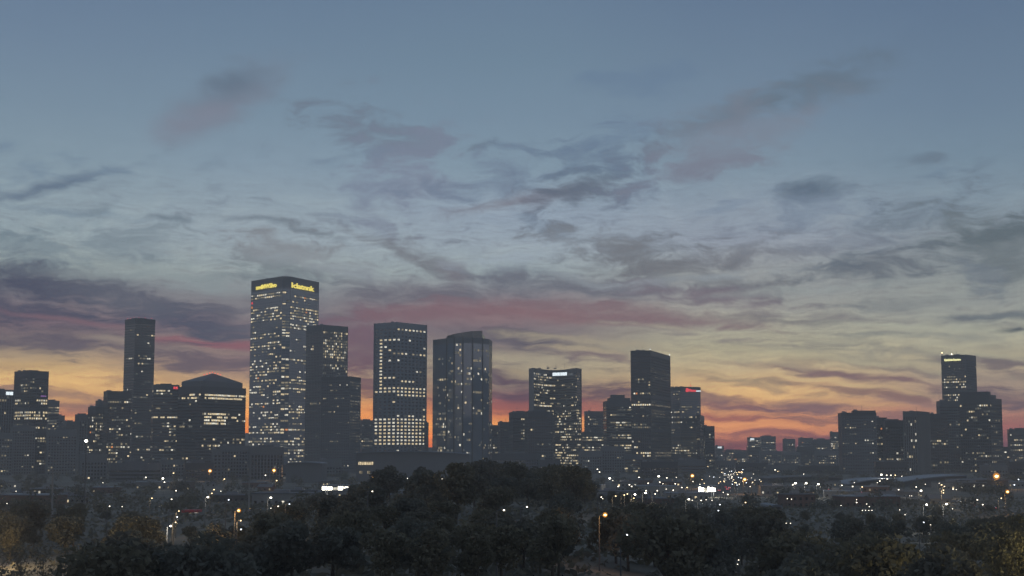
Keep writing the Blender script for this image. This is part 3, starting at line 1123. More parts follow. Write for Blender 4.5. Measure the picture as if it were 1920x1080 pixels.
# faceted glass tower with dark vertical joints
lab = 'broad faceted blue glass tower with dark vertical joints and a slanting roofline'
pts = [(812, 2292, 632), (838, 2260, 629), (852, 2248, 627), (868, 2242, 625), (886, 2246, 622), (905, 2260, 620), (917, 2276, 631)]
pw = [gp(p[0], p[1], 628) for p in pts]
back = [Vector((pw[-1].x + 4, pw[-1].y + 50)), Vector((pw[0].x + 6, pw[0].y + 40))]
allp = pw + back
base = Vector((sum(p.x for p in allp) / len(allp), sum(p.y for p in allp) / len(allp), 0))
l = [Vector((p.x - base.x, p.y - base.y)) for p in allp]
r = thing('skyscraper', lab, 'skyscraper', base)
H0 = at(865, 633, 2245).z
m = MB()
m.prism([(p.x, p.y) for p in l], 0, H0 - .6, 'glassb', 'roof')
m.obj('glazed_core', r)
Lf = flat_lit((.09, [(632, 655, .05, None), (648, 660, .3, 3), (640, 652, .2, 4)]), 632, 2250, H0)
def Lf2(e, h, u):
    if e == 0:
        return (.28 if (.05 < h < .45) or (.55 < h < .68) or (.80 < h < .88) else .04) if u > .3 else .03
    return Lf(e, h, u)
facade(r, l, H0, dict(sp='glassb', pr='mid', cap='mid', sh=.16, pw=.04, dp=.06, pd=.06, run=4, mech=False, lw=(.5, 1.5, 4, 9, 0)), Lf2, 4.0, 3.2, seed=21, dens=.7)
cr = MB()
ins = [Vector((p.x, p.y)) * .985 for p in l[1:6]] + [l[6] * .9 + Vector((-8, 8)), l[7] * .75, l[8] * .75]
tops = [at(960, y, 2250).z for y in (629, 626, 624, 621, 619, 620, 626, 630)]
cr.prism([(p.x, p.y) for p in ins], H0 - .3, H0, 'glassm', 'roof', tops=tops)
cr.obj('slanting_crown', r)
for k in range(1, 6):
    j = MB()
    p = l[k]
    d = p.normalized()
    a_ = Vector((-d.y, d.x))
    Q = [p + a_ * 1.1 - d * .6, p - a_ * 1.1 - d * .6, p - a_ * 1.1 + d * .7, p + a_ * 1.1 + d * .5]
    area = sum(Q[i].x * Q[(i + 1) % 4].y - Q[(i + 1) % 4].x * Q[i].y for i in range(4))
    if area < 0:
        Q = Q[::-1]
    j.prism([(q.x, q.y) for q in Q], 0, H0 + .8, 'black', bottom=True)
    j.obj('vertical_joint', r)
p = l[1] * .93
m = MB()
m.tube((p.x, p.y, H0), (p.x, p.y, H0 + 11), .3, .12, 'pole')
m.obj('mast', r)
roof_clutter(r, [l[1], l[5], l[6], l[8]], H0, random.Random(9), pent=False)

tower('low dark block right of the faceted glass tower, one row of lights at its top', 912, 917, 946, 797, 2420, 10, 'gridd', 'glassd', (.08, [(797, 803, .5, None)]), pent=False)
tower('small stepped block beside the low one right of the faceted glass tower', 934, 938, 960, 791, 2380, 10, 'gridd', 'glassd', (.06, []), pent=False)
tower('dark residential block with a broad flat top left of the concave tower', 955, 962, 995, 773, 2120, 14, 'gridd', 'glassd', (.08, [(800, 812, .5, 1, .5, .62), (812, 830, .5, 1, .5, .62)]), bw=3, mast=1)
tower('unlit narrow block overlapping the left foot of the concave tower', 984, 990, 1036, 771, 2050, 14, 'gridd', 'glassd', (.07, []), bw=3, pent=True)

# concave tower
lab = 'concave-fronted tower with a white lit sign below its curved roofline'
Y0 = 2280
n_ = 8
fp = [gp(993, Y0 - 2, 690), gp(1001, Y0 - 30, 690)]
for i in range(1, n_ + 1):
    k = i / n_
    px = 1001 + (1081 - 1001) * k
    yy = Y0 - 30 + 62 * math.sin(math.pi * min(1, k * 1.02)) ** 1.0
    fp.append(gp(px, yy, 690))
fp += [gp(1089, Y0 - 8, 690), gp(1087, Y0 + 70, 690), gp(997, Y0 + 70, 690)]
base = Vector((sum(p.x for p in fp) / len(fp), Y0 + 20, 0))
l = [Vector((p.x - base.x, p.y - base.y)) for p in fp]
H = at(960, 690, Y0 - 30).z
r = thing('skyscraper', lab, 'skyscraper', base)
m = MB()
m.prism([(p.x, p.y) for p in l], 0, H - .6, 'glassd', 'roof')
m.obj('glazed_core', r)
Lc0 = flat_lit((.05, []), 690, Y0, H)
rows = {round(at(960, y, Y0).z / 4.0): p for y, p in ((701, .7), (712, .75), (724, .85), (736, .8), (742, .4), (748, .75), (762, .85), (768, .9))}
def Lc(e, h, u):
    row = int(h * H / 4.0 + .001)
    px_e = e
    if e == 0:
        return .03
    if e <= 4:
        return rows.get(row, .08) if e in (2, 3, 4) else (.6 if row % 2 == 0 and h > .5 else .05)
    if h > .72:
        return .03
    if h > .60:
        return .12 if e < 9 else .02
    if h > .50:
        return .35 if e in (6, 7, 8, 9) else .05
    return .26 if 5 <= e <= 9 else .08
facade(r, l, H, dict(sp='mid', pr='dark', cap='dark', sh=.45, pw=.06, dp=.4, pd=-.25, run=5, lw=(5, 2, 4, 4, 0)), Lc, 4.0, 3.0, seed=31, edges=[0, 1, 2, 3, 4, 5, 6, 7, 8, 9, 10], dens=1.1)
for e in (0, 10):
    m = MB()
    A_, B_ = l[e], l[(e + 1) % len(l)]
    m.wallbox(A_, B_, norm_out(A_, B_), 0, (B_ - A_).length, 0, H + .5, .1, 1.2, 'pale' if e == 0 else 'conc')
    m.obj('end_wall', r)
A5 = gp(1036, 2300, 697) - Vector((base.x, base.y))
B5 = gp(1064, 2284, 697) - Vector((base.x, base.y))
m = MB()
sb = m
nr = norm_out(A5, B5)
m.wallbox(A5, B5, nr, 0, (B5 - A5).length, H - 10.2, H - 4.0, -.6, .6, 'dark')
so = m.obj('sign_box', r)
W_ = (B5 - A5).length
for i, (a, b_) in enumerate([(.02, .16), (.17, .33), (.34, .51), (.54, .66), (.67, .83), (.84, .98)]):
    m = MB()
    m.wallbox(A5, B5, nr, a * W_, b_ * W_, H - 9.6, H - 4.6, .62, .95, 's_white')
    m.obj('lit_field', so)
roof_clutter(r, [l[1], l[9], l[10], l[12]], H, random.Random(12), mast=3, pent=False)

tower('short square tower with a softly lit face, in the gap beside the concave tower', 1096, 1102, 1131, 771, 2520, 12, 'grid', 'glassd', (.05, [(776, 800, .4, 1, .05, .7)]), bw=3, pent=False)
tower('low wide block with lit floors at the right foot of the concave tower', 1086, 1092, 1142, 811, 2380, 8, 'bands', 'glassd', (.30, []), bw=3, pent=False)

# stepped tower with warm edge
r, l, H, b = tower('grey tower with a stepped top, one edge catching the orange glow', 1131, 1137, 1190, 752, 2290, 14, 'bands', 'glassd',
      (.12, [(752, 762, 0, None), (762, 772, .25, None), (783, 796, .55, 1, .18, .38), (790, 800, .7, 1, .5, 1), (800, 812, .5, 1), (818, 832, .75, 1, .45, 1), (834, 850, .7, 1, .45, 1), (800, 860, .2, None)]), fh=3.9, bw=3, pent=False)
q = [l[0].lerp(l[1], .5), l[1].lerp(l[2], .12), l[1].lerp(l[2], .98), l[0].lerp(l[3], .9)]
c = sum(l, Vector((0, 0))) / 4
for nm, a, b_, y in (('setback_storey', .10, .86, 746), ('upper_setback', .20, .66, 740)):
    m = MB()
    A_ = l[1].lerp(l[2], a) + (c - l[1].lerp(l[2], .5)) * .15
    B_ = l[1].lerp(l[2], b_) + (c - l[1].lerp(l[2], .5)) * .15
    d_ = (l[3] - l[2]) if False else (l[0] - l[1])
    nn = -norm_out(A_, B_) * 22
    m.prism([(p.x, p.y) for p in (A_, B_, B_ + nn, A_ + nn)], H if a == .10 else at(960, 746, 2290).z, at(960, y, 2290).z, 'mid', 'roof')
    m.obj(nm, r)

r, l, H, b = tower('tall black tower with a sloping roof edge right of the stepped grey tower', 1183, 1219, 1256, 657, 2100, 18, 'gridd', 'glassd',
      (.04, [(657, 690, .02, None), (690, 700, .14, None), (704, 720, .15, 0, .1, .5), (737, 742, .6, None), (746, 752, .1, None), (760, 764, .88, None, .0, .98), (770, 775, .75, 1, 0, .7), (776, 784, .6, 1, 0, .7), (803, 812, .5, None), (818, 826, .4, 1), (852, 862, .85, None, .2, 1)]),
      fh=4.0, bw=3.2, pent=False, beacons=0, dens=1.1)
for p in (l[1] * .97, l[2] * .97):
    m = MB()
    m.tube((p.x, p.y, H), (p.x, p.y, H + 1.5), .2, .2, 'metal')
    m.blob((p.x, p.y, H + 1.8), .55, 'l_cool')
    m.obj('roof_light', r)

r, l, H, b = tower('blue-sided tower with a red and white lit sign right of the black tower', 1254, 1275, 1313, 725, 2260, 24, 'bands', 'glassb',
      (.06, [(736, 742, .3, 1, .3, .5), (756, 760, .4, 1), (763, 768, .6, 1), (770, 800, .18, None), (838, 862, .28, None)]), fh=3.9, bw=3, st=dict(sp='conc'), pent=False)
bb = l[1].lerp(l[2], .33) + norm_out(l[1], l[2]) * 1.2
dsc = MB()
dsc.tube((bb.x, bb.y, H - 5), (bb.x - .3, bb.y - .8, H - 5), 3.1, 3.1, 's_red', n=16)
dsc.obj('round_sign_logo', r)
sign(r, l, 1, .60, H - 5.6, 'Fiteno', 's_red', 5.4, wide=13, bold=.25)
sign(r, l, 1, .88, H - 6.0, 'nore', 's_white', 3.8, wide=8, bold=.1)
p = l[1].lerp(l[2], .6) * .8
m = MB()
m.tube((p.x, p.y, H), (p.x, p.y, H + 10), .3, .12, 'red')
m.blob((p.x, p.y, H + 1.8), .8, 'l_red')
m.blob((p.x, p.y, H + 9.8), .5, 'l_amber')
m.obj('mast', r)
tower('dark shoulder block on the right side of the tower with the red sign', 1306, 1312, 1320, 777, 2200, 10, 'bandsd', 'glassd', (.08, []), pent=False)
tower('shorter dark tower ending the central cluster on its right', 1317, 1322, 1339, 799, 2300, 12, 'gridd', 'glassd', (.22, []), bw=3, pent=False)

# far right-centre
r, l, H, b = tower('small far tower with a white lit sign in the hazy gap', 1340, 1343, 1357, 836, 3500, 10, 'gridd', 'glassd', (.06, []), pent=False)
box_sign(r, l, 1, .45, H - 3.5, 10, 4, 's_white', 1)
r, l, H, b = tower('far square tower with lit storeys and a white lit sign at its top left', 1401, 1403, 1427, 820, 3200, 8, 'bands', 'glassd', (.38, []), pent=False)
box_sign(r, l, 1, .3, H - 4, 9, 4, 's_white', 1)
tower('far square tower with lit storeys, right one of the close pair', 1425, 1428, 1454, 818, 3150, 8, 'bands', 'glassd', (.10, [(828, 836, .75, None, .3, 1)]), pent=True)
tower('far lone block standing free in the right-hand gap of the skyline', 1468, 1470, 1490, 823, 3200, 8, 'fins', 'glassd', (.12, []), pent=False)
tower('far grey tower with a warm lit roof edge right of the lone block', 1497, 1500, 1524, 821, 3100, 8, 'grid', 'glassd', (.12, [(821, 825, .8, None, .4, .8)]), pent=False)
tower('wide low far block with an uneven top beside the tower with the warm roof edge', 1521, 1524, 1556, 824, 3050, 6, 'gridd', 'glassd', (.10, []), pent=True)
tower('far narrow tower with lit floors just left of the big unlit block', 1556, 1558, 1574, 810, 2850, 8, 'bands', 'glassd', (.30, [(812, 816, .7, None)]), pent=False)

tower('big nearly unlit dark block with a thin gold line on its roof', 1572, 1578, 1642, 774, 1900, 12, 'gridd', 'glassd',
      (.07, [(780, 796, .35, 1, .78, .95), (828, 842, .22, 1, .74, .95), (868, 878, .35, 1, .15, .45)]), bw=3, pent=False, st=dict(sp='mid', pr='mid', sh=.6, pw=.5))
r, l, H, b = tower('slab with a flat cornice rising behind the big unlit block', 1597, 1600, 1641, 770, 2000, 8, 'gridd', 'glassd', (.2, []), bw=3, pent=False, mast=1)
tower('dark slab with a few amber windows right of the big unlit block', 1638, 1642, 1662, 783, 1960, 10, 'gridd', 'glassd', (.22, []), bw=3, pent=False, st=dict(lw=(4, 1, 3, 3, 1.2)))
tower('long dark block with a gently falling roofline left of the ribbed tower', 1655, 1660, 1697, 788, 1930, 12, 'gridd', 'glassd', (.05, [(862, 875, .3, None)]), bw=3, pent=True)
tower('pale ribbed tower with vertical fins in the right-hand cluster', 1694, 1718, 1742, 771, 1860, 30, 'fins', 'glassd', (.05, []), fh=4, bw=2.6, mast=1, pent=False)
tower('plain dark block right of the pale ribbed tower', 1738, 1742, 1776, 776, 1950, 8, 'gridd', 'glassd', (.03, [(830, 846, .45, None), (796, 806, .1, None), (868, 880, .12, None)]), bw=3, pent=False)

r, l, H, b = tower('tall tower with a yellow lit sign in the right-hand cluster', 1765, 1810, 1829, 665, 2260, 20, 'grid', 'glassm',
      (.03, [(665, 686, 0, None), (687, 693, .5, 0, .2, .55), (693, 712, .22, 0, .35, .55), (712, 726, .45, 0), (726, 760, .35, 0)]), fh=4.0, bw=2.8, st=dict(run=4, lw=(2, 2, 6, 5, 0)), pent=False)
sign(r, l, 0, .47, H - 7.2, "Eutttttdot'nnnnre", 's_pale', 4.6, wide=26, bold=.25)
m = MB()
p = l[0] * .96
m.tube((p.x, p.y, H), (p.x, p.y, H + 12), .35, .1, 'pole')
m.blob((p.x, p.y, H + 4.4), 1.0, 'l_warm')
m.obj('mast', r)
m = MB()
p = l[0].lerp(l[1], .42) * .95
m.tube((p.x, p.y, H), (p.x, p.y, H + 1.2), .2, .2, 'metal')
m.blob((p.x, p.y, H + 1.8), 1.0, 'l_white')
m.obj('roof_light', r)

tower('flat-topped block at the foot of the tower with the yellow sign', 1756, 1762, 1803, 752, 2110, 10, 'grid', 'glassd', (.03, [(756, 770, .4, None, 0, .5), (774, 786, .4, None, .2, .6)]), bw=3, pent=False)
r, l, H, b = tower('massive dark block with a stepped right shoulder at the right', 1799, 1856, 1877, 747, 2000, 14, 'gridd', 'glassd',
      (.09, [(752, 764, .45, 0, .55, .95), (775, 784, .45, 0), (784, 790, .2, 0), (812, 830, .25, 0, .6, .95), (740, 752, .3, 0, .3, .6)]), bw=3, pent=False)
zb = H
for nm, a, b_, y in (('stepped_shoulder', -.02, 1.0, 740), ('upper_block', .0, .92, 734)):
    m = MB()
    A_, B_ = l[0].lerp(l[1], a), l[0].lerp(l[1], b_)
    nn = (l[2] - l[1]) * (.55 if nm == 'stepped_shoulder' else .3)
    z_ = at(960, y, 2000).z
    m.prism([(p.x, p.y) for p in (A_ + nn * .02, B_ + nn * .02, B_ + nn, A_ + nn)], zb, z_, 'dark', 'roof')
    m.obj(nm, r)
    zb = z_
tower('low dark tower at the right edge with a pink light on its roof corner', 1889, 1893, 1935, 805, 2350, 8, 'gridd', 'glassd', (.26, []), bw=3, mast=1)

# ------------------------------------------------------------------ lower blocks between and in front of the towers
MIDB = [
    # xl, xr, top, Y, style, core, lit, label
    (20, 66, 800, 1850, 'gridp', 'glassd', .04, 'low grey block before the second tower from the left, its left part'),
    (62, 90, 812, 1900, 'gridd', 'glassd', .16, 'dark slotted block with two lit rows before the second tower from the left'),
    (88, 144, 806, 1800, 'gridp', 'glassd', .04, 'pale grey block with scattered lights left of the white street lamp'),
    (-10, 24, 812, 1750, 'gridp', 'glassd', .08, 'low block at the left edge below the tower with the white sign'),
    (150, 200, 852, 1500, 'gridp', 'glassd', .05, 'low slab behind the pole of the white street lamp'),
    (205, 300, 868, 1450, 'bands', 'glassd', .03, 'long low roofed shed below the tall slim tower'),
    (398, 415, 842, 1560, 'gridp', 'glassd', .02, 'narrow stair block joined to the pale low office below the gabled tower'),
    (413, 470, 836, 1600, 'gridp', 'glassd', .04, 'pale low office with one white lamp on its roof below the gabled tower'),
    (468, 531, 838, 1550, 'fins', 'glassd', .02, 'low office with vertical ribs at the foot of the tallest tower'),
    (528, 604, 872, 1500, 'bands', 'glassd', .05, 'long flat podium at the right foot of the tallest tower'),
    (598, 640, 862, 1700, 'gridp', 'glassd', .03, 'plain podium below the plain dark residential tower'),
    (920, 1010, 850, 1900, 'gridd', 'glassd', .05, 'dark low terrace left below the concave tower'),
    (1085, 1128, 846, 1900, 'gridp', 'glassd', .03, 'pale low hall at the right foot of the concave tower'),
    (1126, 1170, 838, 1950, 'gridp', 'glassd', .03, 'pale windowless low hall below the stepped grey tower'),
    (1160, 1205, 852, 2000, 'bands', 'glassd', .25, 'low car park building with lit decks below the black tower'),
    (1200, 1270, 866, 1650, 'gridd', 'glassd', .05, 'wide low dark building beneath the black tower'),
    (1268, 1322, 862, 1900, 'bands', 'glassd', .08, 'low striped car park beneath the tower with the red sign'),
    (1356, 1402, 844, 3300, 'gridd', 'glassd', .15, 'far low building in the hazy gap, left of the close pair of far towers'),
    (1372, 1404, 852, 2900, 'gridd', 'glassd', .25, 'speckled low far building before the hazy gap'),
    (1400, 1426, 838, 2800, 'gridd', 'glassd', .3, 'far low apartment block in front of the close pair of far towers, left'),
    (1424, 1470, 846, 2700, 'gridp', 'glassd', .2, 'far low apartment block in front of the close pair of far towers, right'),
    (1466, 1500, 848, 2600, 'gridp', 'glassd', .14, 'far low block in front of the lone far block, red lights before it'),
    (1492, 1530, 838, 2650, 'gridd', 'glassd', .08, 'dark far low block before the tower with the warm roof edge'),
    (1528, 1575, 846, 2500, 'gridp', 'glassd', .3, 'far low housing block with many lit rooms left of the big unlit block'),
    (1318, 1345, 858, 2500, 'gridd', 'glassd', .15, 'far low block right below the end of the central cluster'),
    (1340, 1376, 864, 2300, 'gridp', 'glassd', .22, 'speckled low block behind the busy lit street'),
    (1380, 1440, 868, 2100, 'gridd', 'glassd', .12, 'dark wide low block right behind the busy lit street'),
    (1436, 1500, 872, 2000, 'gridp', 'glassd', .07, 'grey low block right of the busy lit street'),
    (1494, 1580, 874, 1950, 'gridd', 'glassd', .10, 'long dark low block at the left foot of the big unlit block'),
    (1742, 1800, 842, 2050, 'gridd', 'glassd', .08, 'dark podium right of the pale ribbed tower'),
    (1870, 1892, 838, 2200, 'gridd', 'glassd', .05, 'low link block right of the massive stepped block'),
    (1838, 1905, 872, 1700, 'gridp', 'glassd', .05, 'low building behind the big amber street lamp'),
    (1890, 1945, 866, 1600, 'gridd', 'glassd', .12, 'low dark block at the right edge behind the street lamps'),
    (1640, 1700, 866, 1700, 'gridd', 'glassd', .04, 'low dark building below the long falling roofline'),
    (676, 706, 842, 2500, 'gridd', 'glassd', .2, 'low far block left of the bright-windowed tower'),
    (300, 345, 862, 1650, 'gridp', 'glassd', .06, 'low grey block between the red-sign office block and the gabled tower'),
    (345, 400, 868, 1500, 'gridd', 'glassd', .04, 'low dark garage below the gabled tower'),
    (1010, 1050, 862, 1800, 'gridd', 'glassd', .02, 'dark low block hidden below the concave tower'),
]
for (xl, xr, tp, Y, stl, core, p, lab) in MIDB:
    tower(lab, xl, xl + 3, xr, tp, Y, 7, stl, core, (p, []), fh=3.6, bw=3.2, cat='building', name='low_building', pent=(xr - xl > 45), seed=xl)

# far belt on the horizon
rb = random.Random(77)
for i, (xl, xr, tp) in enumerate([(690, 705, 838), (796, 812, 839), (1336, 1362, 850), (1352, 1372, 846), (1386, 1402, 849), (1452, 1468, 848), (1488, 1500, 846),
                                  (100, 145, 826), (455, 474, 812), (905, 935, 838), (1120, 1134, 838), (1876, 1892, 842), (1880, 1925, 846)]):
    names = ['beyond the bright-windowed tower, left gap', 'beyond the narrow gap right of the bright-windowed tower', 'at the left of the hazy gap', 'under the small far sign tower',
             'left of the close pair of far towers', 'between the close pair and the lone far block', 'right of the lone far block', 'in the gap behind the white street lamp',
             'between the gabled and the tallest tower', 'beyond the low block right of the faceted tower', 'in the orange gap left of the stepped tower',
             'right of the massive stepped block', 'far beyond the right edge tower']
    tower('distant low building on the horizon ' + names[i], xl, xl + 2, xr, tp, 3900 + 60 * i, 6, 'gridd', 'glassd', (.15, []), fh=4, bw=4, cat='building', name='far_building', pent=False, seed=i)

# ------------------------------------------------------------------ ground and haze
def ground_z(x, y):
    def ss(a, b, v):
        t = max(0.0, min(1.0, (v - a) / (b - a)))
        return t * t * (3 - 2 * t)
    near = 1 - ss(420, 950, y)
    hill = math.exp(-((x + 22 * y / 450.0) / (64 * max(y, 120) / 450.0)) ** 2)
    return near * (4.0 + 10.5 * hill)


def ground():
    m = MB()
    ys = [-400, -150, 0, 60, 120, 180, 240, 300, 360, 420, 480, 560, 640, 720, 820, 950, 1200, 1700, 2400, 3400, 4650]
    nx = 40
    idx = []
    for y in ys:
        hw = 900 + max(0, y) * .75
        row = []
        for i in range(nx + 1):
            x = -hw + 2 * hw * i / nx
            row.append(len(m.v))
            m.v.append((x, y, ground_z(x, y)))
        idx.append(row)
    a = m.mi('ground')
    for j in range(len(ys) - 1):
        for i in range(nx):
            m.f.append((idx[j][i], idx[j][i + 1], idx[j + 1][i + 1], idx[j + 1][i]))
            m.m.append(a)
    o = m.obj('ground')
    o['kind'] = 'structure'
    for p in o.data.polygons:
        p.use_smooth = True


ground()

hm = bpy.data.materials.new('haze')
hm.use_nodes = True
hm.node_tree.nodes.clear()
pv = hm.node_tree.nodes.new('ShaderNodeVolumePrincipled')
pv.inputs['Color'].default_value = (.94, .91, .86, 1)
pv.inputs['Density'].default_value = HAZE
ho = hm.node_tree.nodes.new('ShaderNodeOutputMaterial')
hm.node_tree.links.new(pv.outputs[0], ho.inputs['Volume'])
MT['haze'] = hm
m = MB()
m.box(-5000, 5000, -600, HAZE_FAR, -1.0, HAZE_TOP, 'haze')
o = m.obj('haze', stuff=True)

# ------------------------------------------------------------------ lamps and city lights at street level
def on_ground(px, py, h):
    """the point at height h above the ground that is seen at this place of the photograph"""
    Y = 900.0
    for _ in range(60):
        k = -(ray(px, py).z / ray(px, py).y)
        x = ray(px, py).x / ray(px, py).y * Y
        gz = ground_z(x, Y)
        Yn = (CAMZ - h - gz) / max(k, 1e-4)
        Y = .6 * Y + .4 * min(Yn, 3600)
    x = ray(px, py).x / ray(px, py).y * Y
    return Vector((x, Y, ground_z(x, Y)))


LAND = [(60, 'the far left blocks'), (170, 'the tall white lamp'), (260, 'the tall slim tower'), (330, 'the red-sign office block'), (460, 'the gabled tower'), (600, 'the tallest tower'),
        (700, 'the left end of the curved-roof hall'), (800, 'the bright-windowed tower'), (910, 'the faceted glass tower'), (985, 'the flat-topped block by the concave tower'),
        (1085, 'the concave tower'), (1180, 'the stepped grey tower'), (1260, 'the black tower'), (1335, 'the tower with the red sign'), (1400, 'the busy lit street'),
        (1500, 'the far pair of towers'), (1570, 'the low far housing'), (1650, 'the big unlit block'), (1745, 'the pale ribbed tower'), (1800, 'the yellow-sign tower at right'),
        (1880, 'the massive stepped block'), (9999, 'the right edge block')]


def below(px):
    return [n for a, n in LAND if px < a][0]


LAMPS = []      # (px, py, Y) of everything bright, so that trees leave it in sight


def lamp_proto(kind, h, r, mat, arm=True):
    m = MB()
    m.tube((0, 0, -.3), (0, 0, h), .16, .09, 'pole')
    if arm:
        m.tube((0, 0, h), (.9, -.9, h + .35), .08, .06, 'pole')
    pole = m.mesh('pole')
    m = MB()
    c = (.9, -.9, h + .15) if arm else (0, 0, h + r * .6)
    m.blob(c, r, mat, r * .7)
    return pole, m.mesh('lamp_head'), c


PROTO = {
    'amber': lamp_proto('amber', 10, .85, 'l_amber'),
    'white': lamp_proto('white', 9, .62, 'l_white'),
    'cool': lamp_proto('cool', 9, .60, 'l_cool'),
    'warm': lamp_proto('warm', 8, .60, 'l_warm'),
    'bright': lamp_proto('bright', 9, 1.0, 'l_bright'),
    'globe': lamp_proto('globe', 5, .42, 'l_white', False),
}
_m = MB()  # glowing disc behind each amber lamp head, imitates its lens halo
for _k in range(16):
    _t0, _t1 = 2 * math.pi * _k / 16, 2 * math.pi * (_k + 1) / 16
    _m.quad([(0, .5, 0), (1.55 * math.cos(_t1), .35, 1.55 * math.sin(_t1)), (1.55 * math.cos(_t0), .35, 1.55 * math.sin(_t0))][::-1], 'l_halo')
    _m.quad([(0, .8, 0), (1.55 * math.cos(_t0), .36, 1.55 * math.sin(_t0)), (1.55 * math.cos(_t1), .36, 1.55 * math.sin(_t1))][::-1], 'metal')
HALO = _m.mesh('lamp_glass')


def street_lamp(px, py, kind, label, group=None, power=0, lh=None):
    pole, head, c = PROTO[kind]
    hh = c[2]
    p = on_ground(px, py, hh)
    p.x -= c[0]
    r = thing('street_lamp', label, 'street lamp', p, group)
    link('pole', pole, r)
    k = max(.2, min(1.3, p.y / 1450)) * (.7 if 'busy' in (group or '') else 1) * (1.3 if kind == 'amber' else 1)
    hd = link('lamp_head', head, r, (c[0] * (1 - k), c[1] * (1 - k), c[2] * (1 - k)))
    hd.scale = (k, k, k)
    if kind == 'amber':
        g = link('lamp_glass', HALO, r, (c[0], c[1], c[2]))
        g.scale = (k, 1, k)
    LAMPS.append((px, py, p.y))
    if power:
        ld = bpy.data.lights.new('lamp_light', 'POINT')
        ld.energy = power * (.4 if p.y < 800 else .9)
        ld.color = {'amber': (1, .5, .16), 'warm': (1, .72, .4), 'white': (1, .93, .8), 'cool': (.85, .93, 1), 'bright': (1, .94, .8), 'globe': (1, .9, .75)}[kind]
        ld.shadow_soft_size = .5
        lo = bpy.data.objects.new('lamp_light', ld)
        lo.parent = r
        lo.location = (c[0] + .6, c[1] - 1.2, c[2] - .8 if kind != 'globe' else c[2] + .9)
        col.objects.link(lo)
    return r


street_lamp(394, 883, 'amber', 'amber street lamp standing alone below the gabled tower', power=6000)
street_lamp(514, 882, 'amber', 'amber street lamp right of the tall unlit mast, below the tallest tower', power=6000)
street_lamp(700, 896, 'amber', 'amber street lamp in front of the wide curved-roof hall', power=7000)
street_lamp(449, 957, 'amber', 'low amber street lamp among the trees right of the red canopy', power=2500)
street_lamp(1298, 892, 'amber', 'amber street lamp at the left end of the busy lit street', power=6000)
street_lamp(1396, 899, 'amber', 'amber street lamp at the right end of the busy lit street', power=5000)
street_lamp(1134, 965, 'amber', 'lone pale amber street lamp in the dark trees right of centre', power=1500)
big = street_lamp(1868, 893, 'amber', 'big glowing amber street lamp on a tall pole at the right', power=14000)
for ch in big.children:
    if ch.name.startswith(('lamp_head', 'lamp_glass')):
        ch.scale = ch.scale * 1.7  # head and halo disc enlarged to imitate glare
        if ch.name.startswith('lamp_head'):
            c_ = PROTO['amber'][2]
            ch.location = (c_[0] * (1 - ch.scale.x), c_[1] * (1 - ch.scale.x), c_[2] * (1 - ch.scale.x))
street_lamp(1888, 922, 'amber', 'smaller amber street lamp below the big glowing one', power=5000)
street_lamp(162, 828, 'bright', 'tall white street lamp rising before the far left blocks', power=3000) if False else None

# one tall white lamp seen against the far left blocks
p = at(162, 828, 700)
m = MB()
gz = ground_z(p.x, p.y)
m.tube((0, 0, -.3), (0, 0, p.z - gz), .35, .2, 'pole')
r = thing('street_lamp', 'tall white lamp on a high pole rising before the far left blocks', 'street lamp', (p.x, p.y, gz))
m.obj('pole', r)
m = MB()
m.blob((0, -.4, p.z - gz + .3), .8, 'l_bright', .6)
m.obj('lamp_head', r)
LAMPS.append((162, 828, 700))

HUE = {'white': 'white', 'cool': 'bluish', 'warm': 'yellowish', 'bright': 'dazzling white', 'globe': 'faint round'}
W_LEFT = [(274, 895, 'white'), (306, 897, 'bright'), (309, 904, 'white'), (272, 880, 'globe'), (238, 884, 'warm'), (266, 873, 'white'), (326, 887, 'warm'),
          (30, 921, 'globe'), (13, 944, 'globe'), (331, 920, 'white'), (323, 936, 'white'), (286, 934, 'warm'), (207, 949, 'white'), (229, 950, 'globe'), (193, 905, 'globe'),
          (402, 918, 'warm'), (391, 932, 'bright'), (414, 921, 'globe'), (430, 937, 'cool'), (421, 898, 'warm'), (398, 925, 'warm'), (337, 958, 'warm'), (334, 969, 'cool'),
          (453, 976, 'warm'), (454, 992, 'cool'), (38, 873, 'globe'), (48, 873, 'warm'), (206, 875, 'globe'), (278, 872, 'white')]
for px, py, k in W_LEFT:
    street_lamp(px, py, k, 'small %s lamp in the dark ground below %s' % (HUE[k], below(px)), 'small lamps scattered in the dark ground', power=900 if k in ('bright', 'warm') else 0)
W_MID = [(498, 891, 'white'), (495, 889, 'globe'), (519, 901, 'warm'), (509, 933, 'bright'), (523, 949, 'white'), (508, 953, 'globe'), (544, 945, 'cool'), (562, 884, 'globe'),
         (725, 867, 'white'), (745, 866, 'white'), (821, 868, 'bright'), (770, 898, 'white'), (764, 897, 'globe'), (777, 899, 'globe'), (839, 899, 'white'), (829, 898, 'globe'),
         (699, 921, 'white'), (945, 956, 'white'), (988, 950, 'white')]
for px, py, k in W_MID:
    street_lamp(px, py, k, 'small %s lamp in the dark ground below %s' % (HUE[k], below(px)), 'small lamps scattered in the dark ground', power=700 if k in ('bright', 'warm') else 0)
